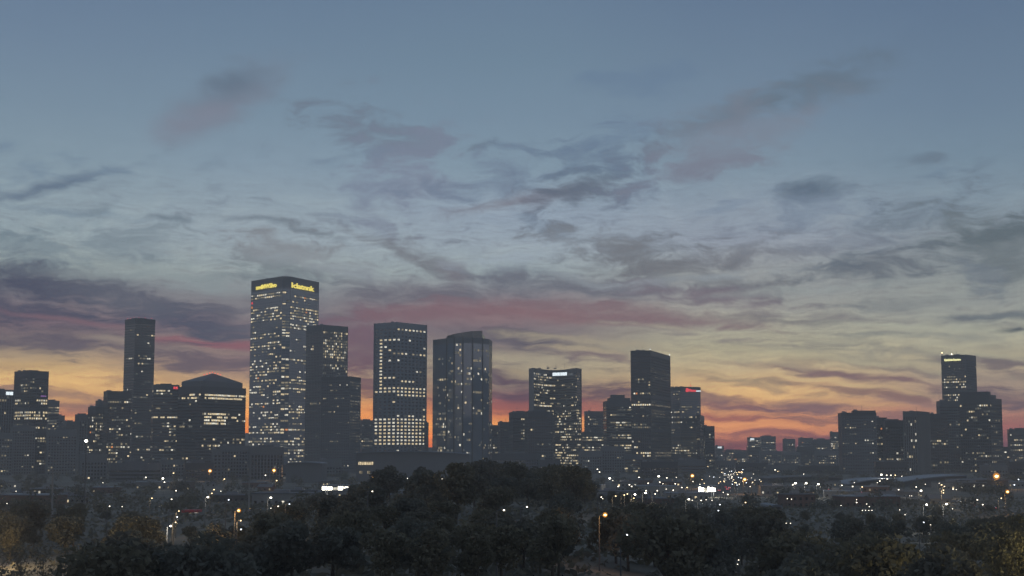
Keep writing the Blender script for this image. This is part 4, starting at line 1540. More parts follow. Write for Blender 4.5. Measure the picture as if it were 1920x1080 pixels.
W_RC = [(1090, 883), (1120, 880), (1124, 885), (1143, 897, 'bright'), (1149, 901, 'globe'), (1116, 906), (1118, 909, 'globe'), (1159, 912), (1180, 909), (1184, 912), (1198, 895), (1215, 906),
        (1220, 907, 'globe'), (1228, 909, 'globe'), (1235, 893, 'bright'), (1237, 904), (1250, 896), (1254, 904, 'globe'), (1266, 907), (1268, 895, 'globe'), (1243, 907, 'globe'),
        (1127, 932), (1130, 935, 'globe'), (1154, 930, 'warm'), (1170, 928, 'warm'), (1176, 926, 'warm'), (1190, 927, 'bright'), (1188, 934, 'warm'), (1210, 924, 'bright'), (1211, 920),
        (1232, 920), (1228, 926), (1262, 919), (1278, 914), (1288, 914, 'warm'), (1249, 917, 'globe'), (1291, 936, 'bright'), (1298, 938, 'globe'), (1314, 938, 'white'), (1324, 937, 'globe'),
        (1335, 938, 'globe'), (1364, 927), (1356, 923, 'globe'), (1349, 946, 'cool'), (1346, 957, 'cool'), (1397, 942, 'warm'), (1175, 1002, 'cool')]
for q in W_RC:
    street_lamp(q[0], q[1], q[2] if len(q) > 2 else 'white', 'small %s lamp in the dark ground below %s' % (HUE[q[2] if len(q) > 2 else 'white'], below(q[0])), 'small lamps scattered in the dark ground',
                power=900 if len(q) > 2 and q[2] in ('bright', 'warm') else 0)
rl = random.Random(42)
W_BUSY = [(1327, 875, 'warm'), (1316, 899, 'warm')]
for i in range(58):
    t = rl.random()
    W_BUSY.append((1375 + rl.gauss(0, 26) - 8 * t, 882 + 26 * rl.random() + 3 * rl.gauss(0, 1), rl.choice(['white', 'warm', 'globe', 'warm', 'cool', 'globe'])))
for px, py, k in W_BUSY:
    if 1290 < px < 1470 and py > 872:
        street_lamp(px, py, k, 'tiny %s lamp in the %s of the busy lit street' % (HUE[k], ('near part', 'middle', 'far part')[0 if py > 901 else 1 if py > 890 else 2]), 'lamps crowding the busy lit street')
W_RIGHT = [(1453, 881), (1478, 892, 'globe'), (1483, 892, 'globe'), (1486, 909), (1491, 906, 'bright'), (1511, 906, 'bright'), (1534, 908, 'bright'), (1507, 889, 'globe'), (1578, 910), (1598, 912),
           (1616, 913, 'warm'), (1602, 905, 'globe'), (1652, 890, 'bright'), (1662, 891), (1670, 891), (1678, 891, 'warm'), (1663, 898), (1649, 902), (1645, 905, 'globe'), (1691, 893, 'globe'), (1720, 892, 'globe'),
           (1605, 942), (1606, 937, 'globe'), (1684, 918), (1717, 913), (1726, 920, 'bright'), (1735, 908, 'globe'), (1761, 906, 'globe'), (1765, 909, 'warm'), (1770, 912, 'warm'), (1768, 919, 'warm'), (1768, 924, 'warm'),
           (1786, 917), (1793, 918, 'globe'), (1736, 946, 'bright'), (1773, 945, 'bright'), (1786, 954, 'globe'), (1687, 956, 'globe'), (1697, 965, 'globe'), (1577, 948, 'globe'), (1484, 936, 'globe'), (1476, 935, 'globe'),
           (1901, 909, 'cool'), (1909, 899, 'cool'), (1919, 887, 'globe'), (1831, 937), (1841, 946), (1876, 934, 'warm'), (1730, 979, 'cool'), (1474, 981, 'globe'), (1482, 981, 'globe'),
           (1617, 957, 'globe'), (1623, 957, 'globe'), (1629, 957, 'globe'), (1635, 957, 'globe'), (1630, 950, 'globe'), (1625, 945, 'globe'), (1385, 1050, 'globe'), (1383, 1058, 'globe')]
for q in W_RIGHT:
    street_lamp(q[0], q[1], q[2] if len(q) > 2 else 'white', 'small %s lamp in the dark ground below %s' % (HUE[q[2] if len(q) > 2 else 'white'], below(q[0])), 'small lamps scattered in the dark ground',
                power=3000 if len(q) > 2 and q[2] in ('bright', 'warm') else 0)

# lamps hidden low among the trees of the park
for i, (px, py) in enumerate([(150, 1036), (1232, 1004), (1480, 1024), (1500, 1034), (1662, 1002), (1745, 984)]):
    q = street_lamp(px, py, 'globe', 'park lamp half hidden among dark trees below %s' % below(px), 'park lamps among the foreground trees', power=900)
    LAMPS.pop()

# masts that stand unlit
for (px, p0, p1, lab) in ((97, 1000, 880, 'tall pale unlit lamp mast at the left'), (467, 966, 898, 'slender unlit mast left of the tallest tower')):
    b_ = on_ground(px, p0, 0)
    top = at(px + (2 if px < 200 else 0), p1, b_.y)
    r = thing('lamp_mast', lab, 'mast', b_)
    m = MB()
    m.tube((0, 0, 0), (top.x - b_.x, 0, top.z - b_.z), .42, .2, 'pale', 8)
    m.obj('pole', r)
    m = MB()
    m.tube((0, 0, -.2), (0, 0, 1.0), .6, .5, 'kerb', 8)
    m.obj('footing', r)
    m = MB()
    m.box(-.5 + top.x - b_.x, .5 + top.x - b_.x, -.2, .2, top.z - b_.z, top.z - b_.z + .25, 'metal')
    m.obj('lamp_bracket', r)
    LAMPS.append((px, (p0 + p1) / 2, b_.y))
    LAMPS.append((px, p1 + 20, b_.y))
    LAMPS.append((px, p0 - 20, b_.y))

# two lamps just outside the frame whose light falls into it: over the road bottom left, by the tree bottom right
for (x, y, lab, pw_, mt) in ((-119, 318, 'warm street lamp over the road at the bottom left', 32000, 'l_warm'), (79, 188, 'warm street lamp beside the leafy tree at the right edge', 16000, 'l_warm')):
    gz = ground_z(x, y)
    r = thing('street_lamp', lab, 'street lamp', (x, y, gz))
    link('pole', PROTO['warm'][0], r)
    link('lamp_head', PROTO['warm'][1], r)
    ld = bpy.data.lights.new('lamp_light', 'POINT')
    ld.energy = pw_
    ld.color = (1, .72, .38) if x < 0 else (1, .84, .38)
    ld.shadow_soft_size = .5
    lo = bpy.data.objects.new('lamp_light', ld)
    lo.parent = r
    lo.location = (.9, -.9, 7.3)
    col.objects.link(lo)


# ------------------------------------------------------------------ roads, halls, canopies
def ribbon(name, pts, w, mat, lift=.03, kind='structure'):
    m = MB()
    L_, R_ = [], []
    for i, p in enumerate(pts):
        a = pts[max(0, i - 1)]
        b = pts[min(len(pts) - 1, i + 1)]
        d = Vector((b[0] - a[0], b[1] - a[1])).normalized()
        n = Vector((-d.y, d.x)) * w / 2
        for lst, s in ((L_, 1), (R_, -1)):
            x, y = p[0] + n.x * s, p[1] + n.y * s
            lst.append((x, y, (p[2] if len(p) > 2 else ground_z(x, y)) + lift))
    for i in range(len(pts) - 1):
        m.quad([R_[i], R_[i + 1], L_[i + 1], L_[i]], mat)
    o = m.obj(name)
    o['kind'] = kind
    return o


def bank(pts, w):
    """embankment under a raised road"""
    m = MB()
    for i in range(len(pts) - 1):
        a, b = Vector(pts[i][:2]), Vector(pts[i + 1][:2])
        d = (b - a).normalized()
        n = Vector((-d.y, d.x))
        for s in (1, -1):
            q = [a + n * s * (w / 2), b + n * s * (w / 2), b + n * s * (w / 2 + 6), a + n * s * (w / 2 + 6)]
            zz = [pts[i][2], pts[i + 1][2], -.2, -.2]
            f = [(q[k].x, q[k].y, zz[k]) for k in range(4)]
            m.quad(f if s < 0 else f[::-1], 'ground')
    o = m.obj('road_embankment')
    o['kind'] = 'structure'


def gpt(px, py, z=0.0):
    d = ray(px, py)
    k = (z - CAMZ) / d.z
    return (d.x * k, d.y * k, z)


exp_pts = [gpt(1500, 911, 1.5), gpt(1560, 919, 1.5), gpt(1640, 926, 1.5), (gpt(1720, 935, 1.5)), gpt(1800, 945, 1.5), gpt(1880, 955, 1.5), gpt(1960, 966, 1.5)]
ribbon('expressway', exp_pts, 15, 'asphalt', 0)
bank(exp_pts, 15.2)
for s in (-1, 1):
    r = thing('guard_wall', 'pale concrete guard wall along the %s side of the lit expressway' % ('near' if s < 0 else 'far'), 'guard wall', exp_pts[2])
    for i in range(len(exp_pts) - 1):
        a, b = Vector(exp_pts[i][:2]), Vector(exp_pts[i + 1][:2])
        d = (b - a).normalized()
        n = Vector((-d.y, d.x)) * s * 7.2
        A_, B_ = a + n - Vector(exp_pts[2][:2]), b + n - Vector(exp_pts[2][:2])
        nn = norm_out(A_, B_)
        m = MB()
        m.wallbox(A_, B_, nn, .05, (B_ - A_).length - .05, 0, .95, -.18, .18, 'pale')
        m.obj('wall_panel', r)
# lane lines
for k in (-2.6, 2.6):
    pts = []
    for i, p in enumerate(exp_pts):
        a = exp_pts[max(0, i - 1)]
        b = exp_pts[min(len(exp_pts) - 1, i + 1)]
        d = Vector((b[0] - a[0], b[1] - a[1])).normalized()
        pts.append((p[0] - d.y * k, p[1] + d.x * k, p[2]))
    ribbon('lane_line', pts, .2, 'paint', .006)
# the busy street, running away from the camera
bs = [gpt(1290, 934), gpt(1345, 920), gpt(1370, 905), gpt(1380, 893), gpt(1384, 884), gpt(1386, 876)]
ribbon('busy_street', [(p[0], p[1]) for p in bs], 22, 'asphalt', .02)
# the road bottom left
rd = [(-190, 268), (-150, 300), (-118, 330), (-96, 356), (-80, 390), (-74, 430)]
ribbon('road', rd, 16, 'asphalt2', .10)
for k in (-6.8, 6.8, 0):
    pts = []
    for i, p in enumerate(rd):
        a, b = rd[max(0, i - 1)], rd[min(len(rd) - 1, i + 1)]
        d = Vector((b[0] - a[0], b[1] - a[1])).normalized()
        pts.append((p[0] - d.y * k, p[1] + d.x * k))
    ribbon('road_line', pts, .22, 'paint', .16)
for s in (-1, 1):
    m = MB()
    for i in range(len(rd) - 1):
        a, b = Vector(rd[i]), Vector(rd[i + 1])
        d = (b - a).normalized()
        n = Vector((-d.y, d.x)) * s * 8.2
        A_, B_ = a + n, b + n
        z = ground_z(a.x, a.y)
        m.wallbox(A_, B_, norm_out(A_, B_), 0, (B_ - A_).length, z - .3, z + .22, -.15, .15, 'kerb')
    o = m.obj('kerb')
    o['kind'] = 'structure'


def hall(label, xl, xr, pyl, pym, pyr, Y, depth, rows=(), wall='conc', roof='paleroof', foot=True):
    """long low hall whose roof swells between its two ends"""
    a, b = at(xl, pyl, Y), at(xr, pyr, Y)
    zm = at((xl + xr) / 2, pym, Y).z
    W = b.x - a.x
    gz = min(ground_z(a.x, Y), ground_z(b.x, Y)) - .2
    r = thing('hall', label, 'building', ((a.x + b.x) / 2, Y, gz))
    n = 12
    prof = []
    for i in range(n + 1):
        t = i / n
        z = (1 - t) ** 2 * a.z + 2 * t * (1 - t) * (2 * zm - (a.z + b.z) / 2) + t * t * b.z
        prof.append((-W / 2 + W * t, z - gz))
    m = MB()
    for i in range(n):
        (x0, z0), (x1, z1) = prof[i], prof[i + 1]
        m.quad([(x0, 0, 0), (x1, 0, 0), (x1, 0, z1 - 1), (x0, 0, z0 - 1)], wall)
        m.quad([(x1, depth, 0), (x0, depth, 0), (x0, depth, z0 - 1), (x1, depth, z1 - 1)], wall)
    m.quad([(-W / 2, depth, 0), (-W / 2, 0, 0), (-W / 2, 0, prof[0][1] - 1), (-W / 2, depth, prof[0][1] - 1)], wall)
    m.quad([(W / 2, 0, 0), (W / 2, depth, 0), (W / 2, depth, prof[-1][1] - 1), (W / 2, 0, prof[-1][1] - 1)], wall)
    m.obj('wall', r)
    for i in range(n):
        m = MB()
        (x0, z0), (x1, z1) = prof[i], prof[i + 1]
        g = .12
        m.prism([(x0 + g, -2.5), (x1 - g, -2.5), (x1 - g, depth + 2), (x0 + g, depth + 2)], 0, 0, roof, bottom=True, tops=[z0 - .0, z1, z1 + .0, z0])
        k = len(m.v) - 8
        for q, (x, z) in enumerate(((x0 + g, z0), (x1 - g, z1), (x1 - g, z1), (x0 + g, z0))):
            m.v[k + q] = (m.v[k + q][0], m.v[k + q][1], z - .9)
        m.obj('roof_panel', r)
    for (u0, u1, py0, py1, nb, mk) in rows:
        for j in range(nb):
            x0 = -W / 2 + W * (u0 + (u1 - u0) * j / nb)
            x1 = -W / 2 + W * (u0 + (u1 - u0) * (j + .7) / nb)
            m = MB()
            m.box(x0, x1, -.25, -.02, at(960, py1, Y).z - gz, at(960, py0, Y).z - gz, mk)
            m.obj('window', r)
    return r


hall('wide hall with a pale curved roof below the bright-windowed and the faceted tower', 668, 880, 848, 845.5, 851, 1450, 70,
     rows=((.02, .155, 866, 871.5, 9, 'w_warm'), (.03, .06, 883, 888, 2, 'w_dim'), (.10, .13, 883, 888, 2, 'w_dim')), wall='conc')
hall('long low hall with a pale roof swelling to the right, under the big unlit block', 1590, 1704, 907, 898, 899, 1290, 60, wall='dark')
hall('low arched pale roof right of the long hall, under the pale ribbed tower', 1690, 1812, 903, 894, 891, 1250, 60, wall='mid')
hall('flat dark hall behind the big amber street lamp', 1800, 1890, 900, 899, 899, 1180, 40, wall='mid', roof='roof')
hall('flat low roof before the far blocks in the right-hand gap', 1440, 1580, 896, 893, 895, 1420, 50, wall='dark', roof='roof')
hall('low flat podium roof at the right foot of the tallest tower', 536, 604, 868, 866, 868, 1400, 40, wall='conc', roof='paleroof')
hall('small pale-roofed shed among the trees at the right of centre', 1443, 1466, 948, 946, 948, 700, 25, wall='conc')


def canopy(label, xl, xr, py0, py1, Y, segs, mat='l_bright', roofm='metal', depth=14, light=3000, lit=True):
    a, b = at(xl, py0, Y), at(xr, py1, Y)
    W = b.x - a.x
    gz = ground_z(a.x, Y)
    r = thing('filling_station_canopy', label, 'canopy', ((a.x + b.x) / 2, Y, gz))
    zt = a.z - gz
    m = MB()
    m.box(-W / 2 - .6, W / 2 + .6, 0, depth, zt, zt + .9, roofm)
    m.obj('canopy_roof', r)
    for x in (-W * .35, W * .35):
        for y in (2.5, depth - 2.5):
            m = MB()
            m.tube((x, y, -.2), (x, y, zt), .25, .25, 'metal')
            m.obj('post', r)
    zb = b.z - gz
    hh = max(1.2, zt - zb)
    for i in range(segs):
        m = MB()
        x0 = -W / 2 + W * i / segs + .25
        x1 = -W / 2 + W * (i + 1) / segs - .25
        m.box(x0, x1, 4, 4.4, max(.4, zt - hh), zt - .15 - (i % 3) * .35, mat if i % 4 != 2 else 'w_white')
        m.obj('lit_shop_front', r)
    if light:
        ld = bpy.data.lights.new('canopy_light', 'POINT')
        ld.energy = light
        ld.color = (1, .96, .85)
        ld.shadow_soft_size = 1
        lo = bpy.data.objects.new('canopy_light', ld)
        lo.parent = r
        lo.location = (0, 1.5, zt - .8)
        col.objects.link(lo)
    LAMPS.append((xl + 3, (py0 + py1) / 2, Y))
    LAMPS.append(((xl + xr) / 2, (py0 + py1) / 2, Y))
    LAMPS.append((xr - 3, (py0 + py1) / 2, Y))


canopy('brilliantly lit white filling station canopy at the left end of the busy street', 1311, 1344, 913, 922, 960, 6, light=9000)
canopy('white-lit canopy with broken bright strips below the tallest tower', 602, 652, 912, 919, 1000, 5, light=5000)
canopy('red-topped canopy lit from the left by a white lamp', 343, 368, 961, 969, 600, 3, mat='w_faint', roofm='red', depth=8, light=500)
# red slab roof of that canopy glows in the lamp light; the white lamp beside it
street_lamp(322, 986, 'bright', 'bright white lamp just left below the red-topped canopy', power=2500)
street_lamp(331, 979, 'warm', 'yellowish lamp between the bright white lamp and the red-topped canopy', power=1200)

# ------------------------------------------------------------------ cars
def car_parts(paint):
    b = MB()
    prof = [(-2.2, .35), (-2.2, .85), (-1.5, .95), (-.9, 1.42), (.6, 1.45), (1.3, .98), (2.15, .85), (2.25, .35)]
    for s in (0,):
        n = len(prof)
        for (x0, z0), (x1, z1) in zip(prof, prof[1:] + prof[:1]):
            b.quad([(x0, -.85, z0), (x0, .85, z0), (x1, .85, z1), (x1, -.85, z1)], paint)
        b.quad([(x, -.85, z) for x, z in prof][::-1], paint)
        b.quad([(x, .85, z) for x, z in prof], paint)
    g = MB()
    g.quad([(-.85, -.87, 1.36), (-1.35, -.87, .98), (1.15, -.87, 1.0), (.55, -.87, 1.38)], 'glassd')
    g.quad([(-.85, .87, 1.36), (.55, .87, 1.38), (1.15, .87, 1.0), (-1.35, .87, .98)], 'glassd')
    w = MB()
    w.tube((0, -.12, 0), (0, .12, 0), .33, .33, 'black', 10)
    h = MB()
    h.box(-.05, .05, -.2, .2, -.12, .12, 'l_white')
    t = MB()
    t.box(-.05, .05, -.2, .2, -.1, .1, 'l_red')
    return b.mesh('body'), g.mesh('side_windows'), w.mesh('wheel'), h.mesh('headlight'), t.mesh('tail_light')


CARS = {k: car_parts(k) for k in ('carw', 'card', 'cars')}


def parked_car(x, y, z, rz, paint, label, group):
    r = thing('car', label, 'car', (x, y, z), group, rz)
    b, g, w, h, t = CARS[paint]
    link('body', b, r)
    link('side_windows', g, r)
    for wx in (-1.4, 1.4):
        for wy in (-.8, .8):
            link('wheel', w, r, (wx, wy, .33))
    for wy in (-.6, .6):
        link('headlight', h, r, (2.27, wy, .68))
        link('tail_light', t, r, (-2.24, wy, .72))


rc = random.Random(8)
names = {'carw': 'white', 'card': 'dark', 'cars': 'silver'}
for i in range(26):
    k = rc.uniform(.2, 4.7)
    j = int(k)
    a, b = Vector(bs[j][:2]), Vector(bs[j + 1][:2])
    p = a.lerp(b, k - j)
    d = (b - a).normalized()
    to_us = i % 5 != 0
    n = Vector((-d.y, d.x)) * (rc.choice((3.2, 6.8)) * (1 if to_us else -1))
    pt = rc.choice(list(CARS))
    dd = -d if to_us else d
    parked_car(p.x + n.x, p.y + n.y, .05, math.atan2(dd.y, dd.x), pt,
               ('%s car coming down the busy lit street with its headlights on' if to_us else '%s car driving away up the busy lit street, tail lights on') % names[pt], 'cars on the busy street')
for i in range(16):
    k = rc.uniform(.3, 5.6)
    j = int(k)
    a, b = Vector(exp_pts[j][:2]), Vector(exp_pts[j + 1][:2])
    p = a.lerp(b, k - j)
    d = (b - a).normalized()
    s = 1 if i % 3 else -1
    n = Vector((-d.y, d.x)) * (4.8 * s)
    pt = rc.choice(list(CARS))
    dd = d if s > 0 else -d
    parked_car(p.x + n.x, p.y + n.y, 1.51, math.atan2(dd.y, dd.x), pt, '%s car on the %s lane of the lit expressway' % (names[pt], 'far' if s > 0 else 'near'), 'cars on the expressway')

# ------------------------------------------------------------------ low houses of the middle ground
def house(px, py_roof, Y, w, d, h, kind, label, lit=.1, rz=0.0, seed=0):
    p = at(px, py_roof, Y)
    gz = ground_z(p.x, Y)
    r = thing('house' if kind == 'gable' else 'low_building', label, 'house' if kind == 'gable' else 'building', (p.x, Y, gz - .2), rz=rz)
    rg = random.Random(seed)
    wallm = rg.choice(('stucco', 'brick', 'conc', 'brown'))
    m = MB()
    m.box(-w / 2, w / 2, -d / 2, d / 2, 0, h, wallm)
    m.obj('wall', r)
    m = MB()
    if kind == 'gable':
        e = .5
        z1 = h + d * .28
        for s in (-1, 1):
            q = [(-w / 2 - e, s * (d / 2 + e), h - .2), (w / 2 + e, s * (d / 2 + e), h - .2), (w / 2 + e, 0, z1), (-w / 2 - e, 0, z1)]
            m.quad(q if s < 0 else q[::-1], 'roof')
        for s in (-1, 1):
            q = [(s * w / 2, -d / 2, h), (s * w / 2, d / 2, h), (s * w / 2, 0, z1 - .1)]
            m.quad(q if s > 0 else q[::-1], wallm)
        m.obj('gabled_roof', r)
    else:
        m.box(-w / 2 - .3, w / 2 + .3, -d / 2 - .3, d / 2 + .3, h + .004, h + .6, rg.choice(('roof', 'paleroof', 'roof')))
        m.obj('roof_slab', r)
        m = MB()
        m.box(-w * .2, w * .05, -1.5, 1.5, h + .604, h + 2.0, 'metal')
        m.obj('roof_unit', r)
    nb = max(2, int(w / 3.2))
    for fl in range(max(1, int(h / 3.1))):
        for b in range(nb):
            x = -w / 2 + (b + .5) * w / nb
            on = rg.random() < lit
            m = MB()
            m.box(x - .6, x + .6, -d / 2 - .06, -d / 2 + .05, .9 + fl * 3.1, 2.3 + fl * 3.1, rg.choice(('w_warm', 'w_white', 'w_dim')) if on else 'glassd')
            m.obj('window', r)
    LAMPS.append((px, py_roof + 4, Y)) if lit > .3 else None


rh = random.Random(19)
spots = ['left of the white lamp pole', 'below the gabled tower', 'below the tallest tower', 'before the wide curved-roof hall', 'right of the concave tower',
         'left of the busy lit street', 'right of the busy lit street', 'under the big unlit block', 'under the right-hand cluster']
rngs = [(0, 160), (180, 460), (460, 640), (650, 760), (1100, 1230), (1190, 1300), (1400, 1560), (1560, 1700), (1700, 1910)]
look = ['low flat-roofed building', 'small gabled house', 'longer low building', 'boxy two-storey building', 'little shed-like house', 'wide single-storey building']
for s_, (x0, x1) in zip(spots, rngs):
    for j in range(6):
        px = x0 + (x1 - x0) * (j + .5) / 6 + rh.uniform(-6, 6)
        Y = rh.uniform(720, 1350)
        kind = 'gable' if j in (1, 4) else 'flat'
        w = (18, 12, 30, 16, 9, 26)[j]
        h = (4.2, 3.6, 5.5, 6.6, 3.2, 4.0)[j]
        x = ray(px, 880).x / ray(px, 880).y * Y
        py = 845 + (CAMZ - ground_z(x, Y) - h) / Y * F
        house(px, py, Y, w, w * .6, h, kind, '%s in the dark ground %s' % (look[j], s_), lit=.22, rz=rh.uniform(-.4, .4), seed=int(px * 13 + j))

# ------------------------------------------------------------------ trees
LINE = [(-200, 935), (0, 935), (120, 942), (250, 955), (330, 985), (400, 985), (470, 975), (540, 945), (590, 930), (640, 912), (690, 905), (730, 872), (790, 869), (850, 860), (880, 851), (930, 858),
        (990, 860), (1040, 853), (1090, 872), (1130, 905), (1180, 935), (1250, 945), (1400, 950), (1500, 955), (1650, 965), (1780, 968), (1850, 965), (2200, 960)]


def line_at(px):
    for (a, ya), (b, yb) in zip(LINE, LINE[1:]):
        if a <= px <= b:
            return ya + (yb - ya) * (px - a) / (b - a)
    return 960


def crown_mesh(seed, H, Rr, nq, size, mat, spread=1.0, bare=False):
    rg = random.Random(seed)
    m = MB()
    lobes = []
    nl = 9
    for i in range(nl):
        a = rg.uniform(0, 2 * math.pi)
        rr = Rr * rg.uniform(.15, .62)
        z = H * rg.uniform(.42, .82)
        lobes.append((Vector((rr * math.cos(a), rr * math.sin(a), z)), Rr * rg.uniform(.30, .52)))
    lobes.append((Vector((rg.uniform(-.1, .1) * Rr, rg.uniform(-.1, .1) * Rr, H * .84)), Rr * .34))
    for i in range(nq):
        c, r_ = rg.choice(lobes)
        v = Vector((rg.gauss(0, 1), rg.gauss(0, 1), rg.gauss(0, 1))).normalized()
        k = rg.uniform(.55, 1.08) ** .6
        p = c + Vector((v.x, v.y, v.z * .8)) * r_ * k
        s = size * rg.uniform(.55, 1.35)
        n1 = Vector((rg.gauss(0, 1), rg.gauss(0, 1), rg.gauss(0, .8))).normalized()
        n2 = n1.cross(Vector((rg.gauss(0, 1), rg.gauss(0, 1), rg.gauss(0, 1)))).normalized()
        m.quad([p - n1 * s, p - n2 * s * .55, p + n1 * s, p + n2 * s * .6], mat)
    return m.mesh('crown'), lobes


def trunk_mesh(seed, H, lobes, thin=False):
    rg = random.Random(seed)
    m = MB()
    k = .012 if thin else .02
    b = Vector((rg.uniform(-.3, .3), rg.uniform(-.3, .3), H * .38))
    m.tube((0, 0, -.5), b, H * k * 1.3, H * k, 'bark', 7)
    for c, r_ in lobes:
        mid = b.lerp(c, .5) + Vector((0, 0, -H * .03))
        m.tube(b, mid, H * k * .6, H * k * .35, 'bark', 5, cap=False)
        m.tube(mid, c, H * k * .35, H * k * .12, 'bark', 4, cap=False)
        for _ in range(2):
            e = c + Vector((rg.uniform(-1, 1), rg.uniform(-1, 1), rg.uniform(-.2, 1))) * r_ * .8
            m.tube(mid, e, H * k * .2, H * k * .05, 'bark', 3, cap=False)
    return m.mesh('trunk')


TREES = []
for i, (H, Rr, mat) in enumerate([(12, 6.2, 'leaf'), (13, 5.6, 'leaf2'), (11, 6.6, 'leaf3'), (14, 6.0, 'leaf'), (10, 5.6, 'leaf3'), (13, 6.8, 'leaf2')]):
    cm, lb = crown_mesh(100 + i, H, Rr, 2300, .42, mat)
    TREES.append((cm, trunk_mesh(200 + i, H, lb), H, Rr))


def clear_of_lamps(px, py_top, py_base, Y, rpx):
    for (lx, ly, lY) in LAMPS:
        if lY > Y and abs(lx - px) < rpx + 2 and py_top - 2 < ly < py_base + 4:
            return False
    return True


def near_point(x, y, pts, dmin):
    for p, q in zip(pts, pts[1:]):
        a, b = Vector(p[:2]), Vector(q[:2])
        ab = b - a
        t = max(0, min(1, (Vector((x, y)) - a).dot(ab) / ab.length_squared))
        if (a + ab * t - Vector((x, y))).length < dmin:
            return True
    return False


rt = random.Random(5)
placed = []
count = 0
zone_lab = [(560, 'dark leafy tree in the mass at the lower left'), (1150, 'dark leafy tree on the rise in the middle of the foreground'), (5000, 'dark leafy tree in the mass at the lower right')]
tries = 0
while count < 296 and tries < 40000:
    tries += 1
    Y = 165 + 640 * rt.random() ** 1.15
    px = rt.uniform(-60, 1980)
    if 560 < px < 1160 and rt.random() < .0:
        continue
    x = (px - 960) / F * Y
    gz = ground_z(x, Y)
    ti = rt.randrange(6)
    cm, tm, H, Rr = TREES[ti]
    sc = rt.uniform(.75, 1.25)
    lim = line_at(px) + rt.uniform(-3, 9)
    if 620 < px < 1220 and Y < 320:
        lim = max(lim, 900 + (320 - Y) * .5 + rt.uniform(0, 25))
    ztop = at(px, lim, Y).z
    hmax = ztop - gz
    if hmax < 3.5:
        continue
    sc = min(sc, hmax / H)
    if 560 < px < 1160 and sc * H < 5:
        continue
    py_top = 845 + (CAMZ - gz - H * sc) / Y * F
    py_base = 845 + (CAMZ - gz) / Y * F
    if py_top > 1095:
        continue
    rpx = Rr * sc / Y * F
    hillside = 700 < px < 1140
    if not clear_of_lamps(px, py_top, py_base, Y, rpx * (.3 if hillside else .6)):
        sc *= .55
        py_top = 845 + (CAMZ - gz - H * sc) / Y * F
        if not clear_of_lamps(px, py_top, py_base, Y, rpx * .5):
            continue
    if px < 185 and Y < 345:
        continue
    if any((x - a) ** 2 + (Y - b) ** 2 < (r0 * .52 + Rr * sc * .52) ** 2 for a, b, r0 in placed):
        continue
    if px > 1790 and Y < 250:
        continue
    if near_point(x, Y, rd, 10):
        continue
    placed.append((x, Y, Rr * sc))
    tone = {'leaf': 'dark green', 'leaf2': 'olive', 'leaf3': 'grey-green'}[('leaf', 'leaf2', 'leaf3', 'leaf', 'leaf3', 'leaf2')[ti]]
    size = 'large' if H * sc > 12 else 'mid-sized' if H * sc > 8.5 else 'small'
    where = 'along the bottom edge' if py_top > 1000 else 'in mid-foreground' if py_top > 935 else 'on the tree line'
    lab = '%s %s tree %s below %s' % (size, tone, where, below(px))
    r = thing('tree', lab, 'tree', (x, Y, gz), 'trees of the dark foreground', rt.uniform(0, 6.28))
    r.scale = (sc, sc, sc)
    link('crown', cm, r)
    link('trunk', tm, r)
    count += 1

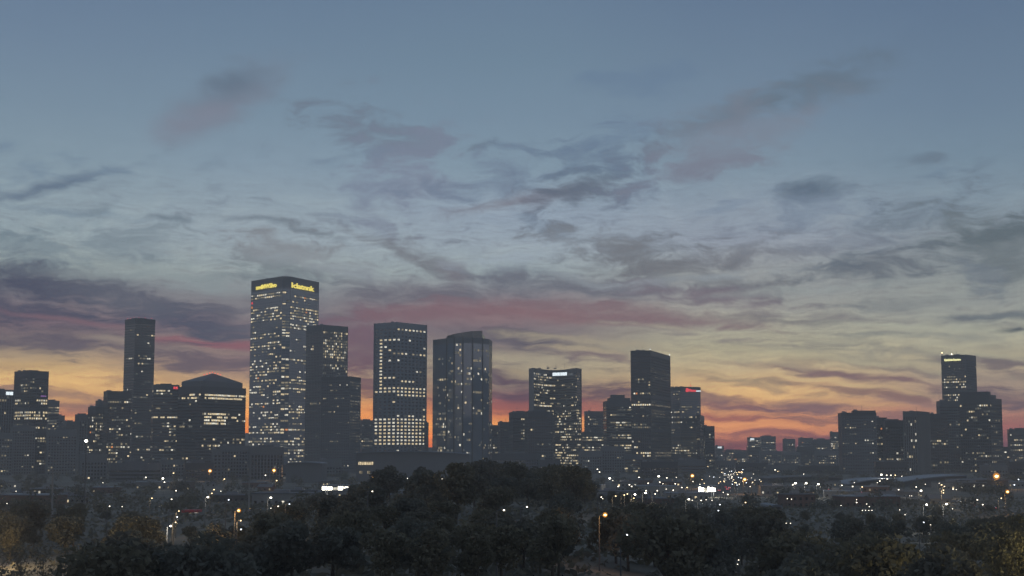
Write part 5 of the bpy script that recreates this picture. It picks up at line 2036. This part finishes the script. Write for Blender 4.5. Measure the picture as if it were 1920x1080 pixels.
# the big tree whose leaves catch lamp light at the right edge, and the thin bare trees before the road bottom left
cm, lb = crown_mesh(900, 20, 7.2, 5200, .26, 'leaf2')
x, y = 66.0, 196
r = thing('tree', 'tall tree with lamp-lit yellow-green leaves at the right edge', 'tree', (x, y, ground_z(x, y) - 1.2))
link('crown', cm, r)
link('trunk', trunk_mesh(901, 20, lb), r)
for i, (px, py, Y, hh) in enumerate([(52, 1010, 250, 11), (95, 1012, 262, 10), (140, 1020, 270, 9), (20, 1022, 240, 9)]):
    cm, lb = crown_mesh(950 + i, hh, 4.6, 420, .22, 'leaf')
    x = (px - 960) / F * Y
    gz = at(px, py, Y).z - hh * .95
    r = thing('tree', 'thin half-bare tree before the lit road, %s' % ('second from the left edge', 'third from the left edge', 'fourth from the left edge', 'nearest the left edge')[i], 'tree', (x, Y, ground_z(x, Y)))
    r.scale = ((gz + hh * .95 - ground_z(x, Y)) / hh,) * 3
    link('crown', cm, r)
    link('trunk', trunk_mesh(970 + i, hh, lb, True), r)

# woods between the houses: too many and too merged to count
m = MB()
rw = random.Random(61)
n = 0
for _ in range(1500):
    Y = rw.uniform(600, 1900)
    px = rw.uniform(-40, 1960)
    x = (px - 960) / F * Y
    gz = ground_z(x, Y)
    hh = rw.uniform(4, 10)
    py_top = 845 + (CAMZ - gz - hh) / Y * F
    py_b = 845 + (CAMZ - gz) / Y * F
    rr = rw.uniform(3, 7)
    if not clear_of_lamps(px, py_top, py_b, Y, rr / Y * F):
        continue
    if near_point(x, Y, exp_pts, 26) or near_point(x, Y, bs, 20):
        continue
    n += 1
    if n > 520:
        break
    mt = rw.choice(('leaf', 'leaf2', 'leaf3'))
    for _k in range(110):
        v = Vector((rw.gauss(0, 1), rw.gauss(0, 1), rw.gauss(0, 1))).normalized() * rw.uniform(.4, 1.05)
        p = Vector((x + v.x * rr, Y + v.y * rr, gz + hh * .55 + v.z * hh * .45))
        s = rw.uniform(.5, 1.1)
        n1 = Vector((rw.gauss(0, 1), rw.gauss(0, 1), rw.gauss(0, .8))).normalized()
        n2 = n1.cross(Vector((rw.gauss(0, 1), rw.gauss(0, 1), 1))).normalized()
        m.quad([p - n1 * s, p - n2 * s * .6, p + n1 * s, p + n2 * s * .6], mt)
o = m.obj('woodland', stuff=True)
# undergrowth that covers the ground between the trees
m = MB()
for _ in range(26000):
    Y = 150 + 800 * rw.random() ** 1.3
    px = rw.uniform(-60, 1980)
    x = (px - 960) / F * Y
    if near_point(x, Y, rd, 9):
        continue
    p = Vector((x, Y, ground_z(x, Y) + rw.uniform(0, 1.6)))
    s = rw.uniform(.5, 1.3)
    n1 = Vector((rw.gauss(0, 1), rw.gauss(0, 1), rw.gauss(0, .6))).normalized()
    n2 = n1.cross(Vector((rw.gauss(0, 1), rw.gauss(0, 1), 1))).normalized()
    m.quad([p - n1 * s, p - n2 * s * .6, p + n1 * s, p + n2 * s * .6], rw.choice(('leaf', 'leaf2', 'leaf3')))
m.obj('undergrowth', stuff=True)
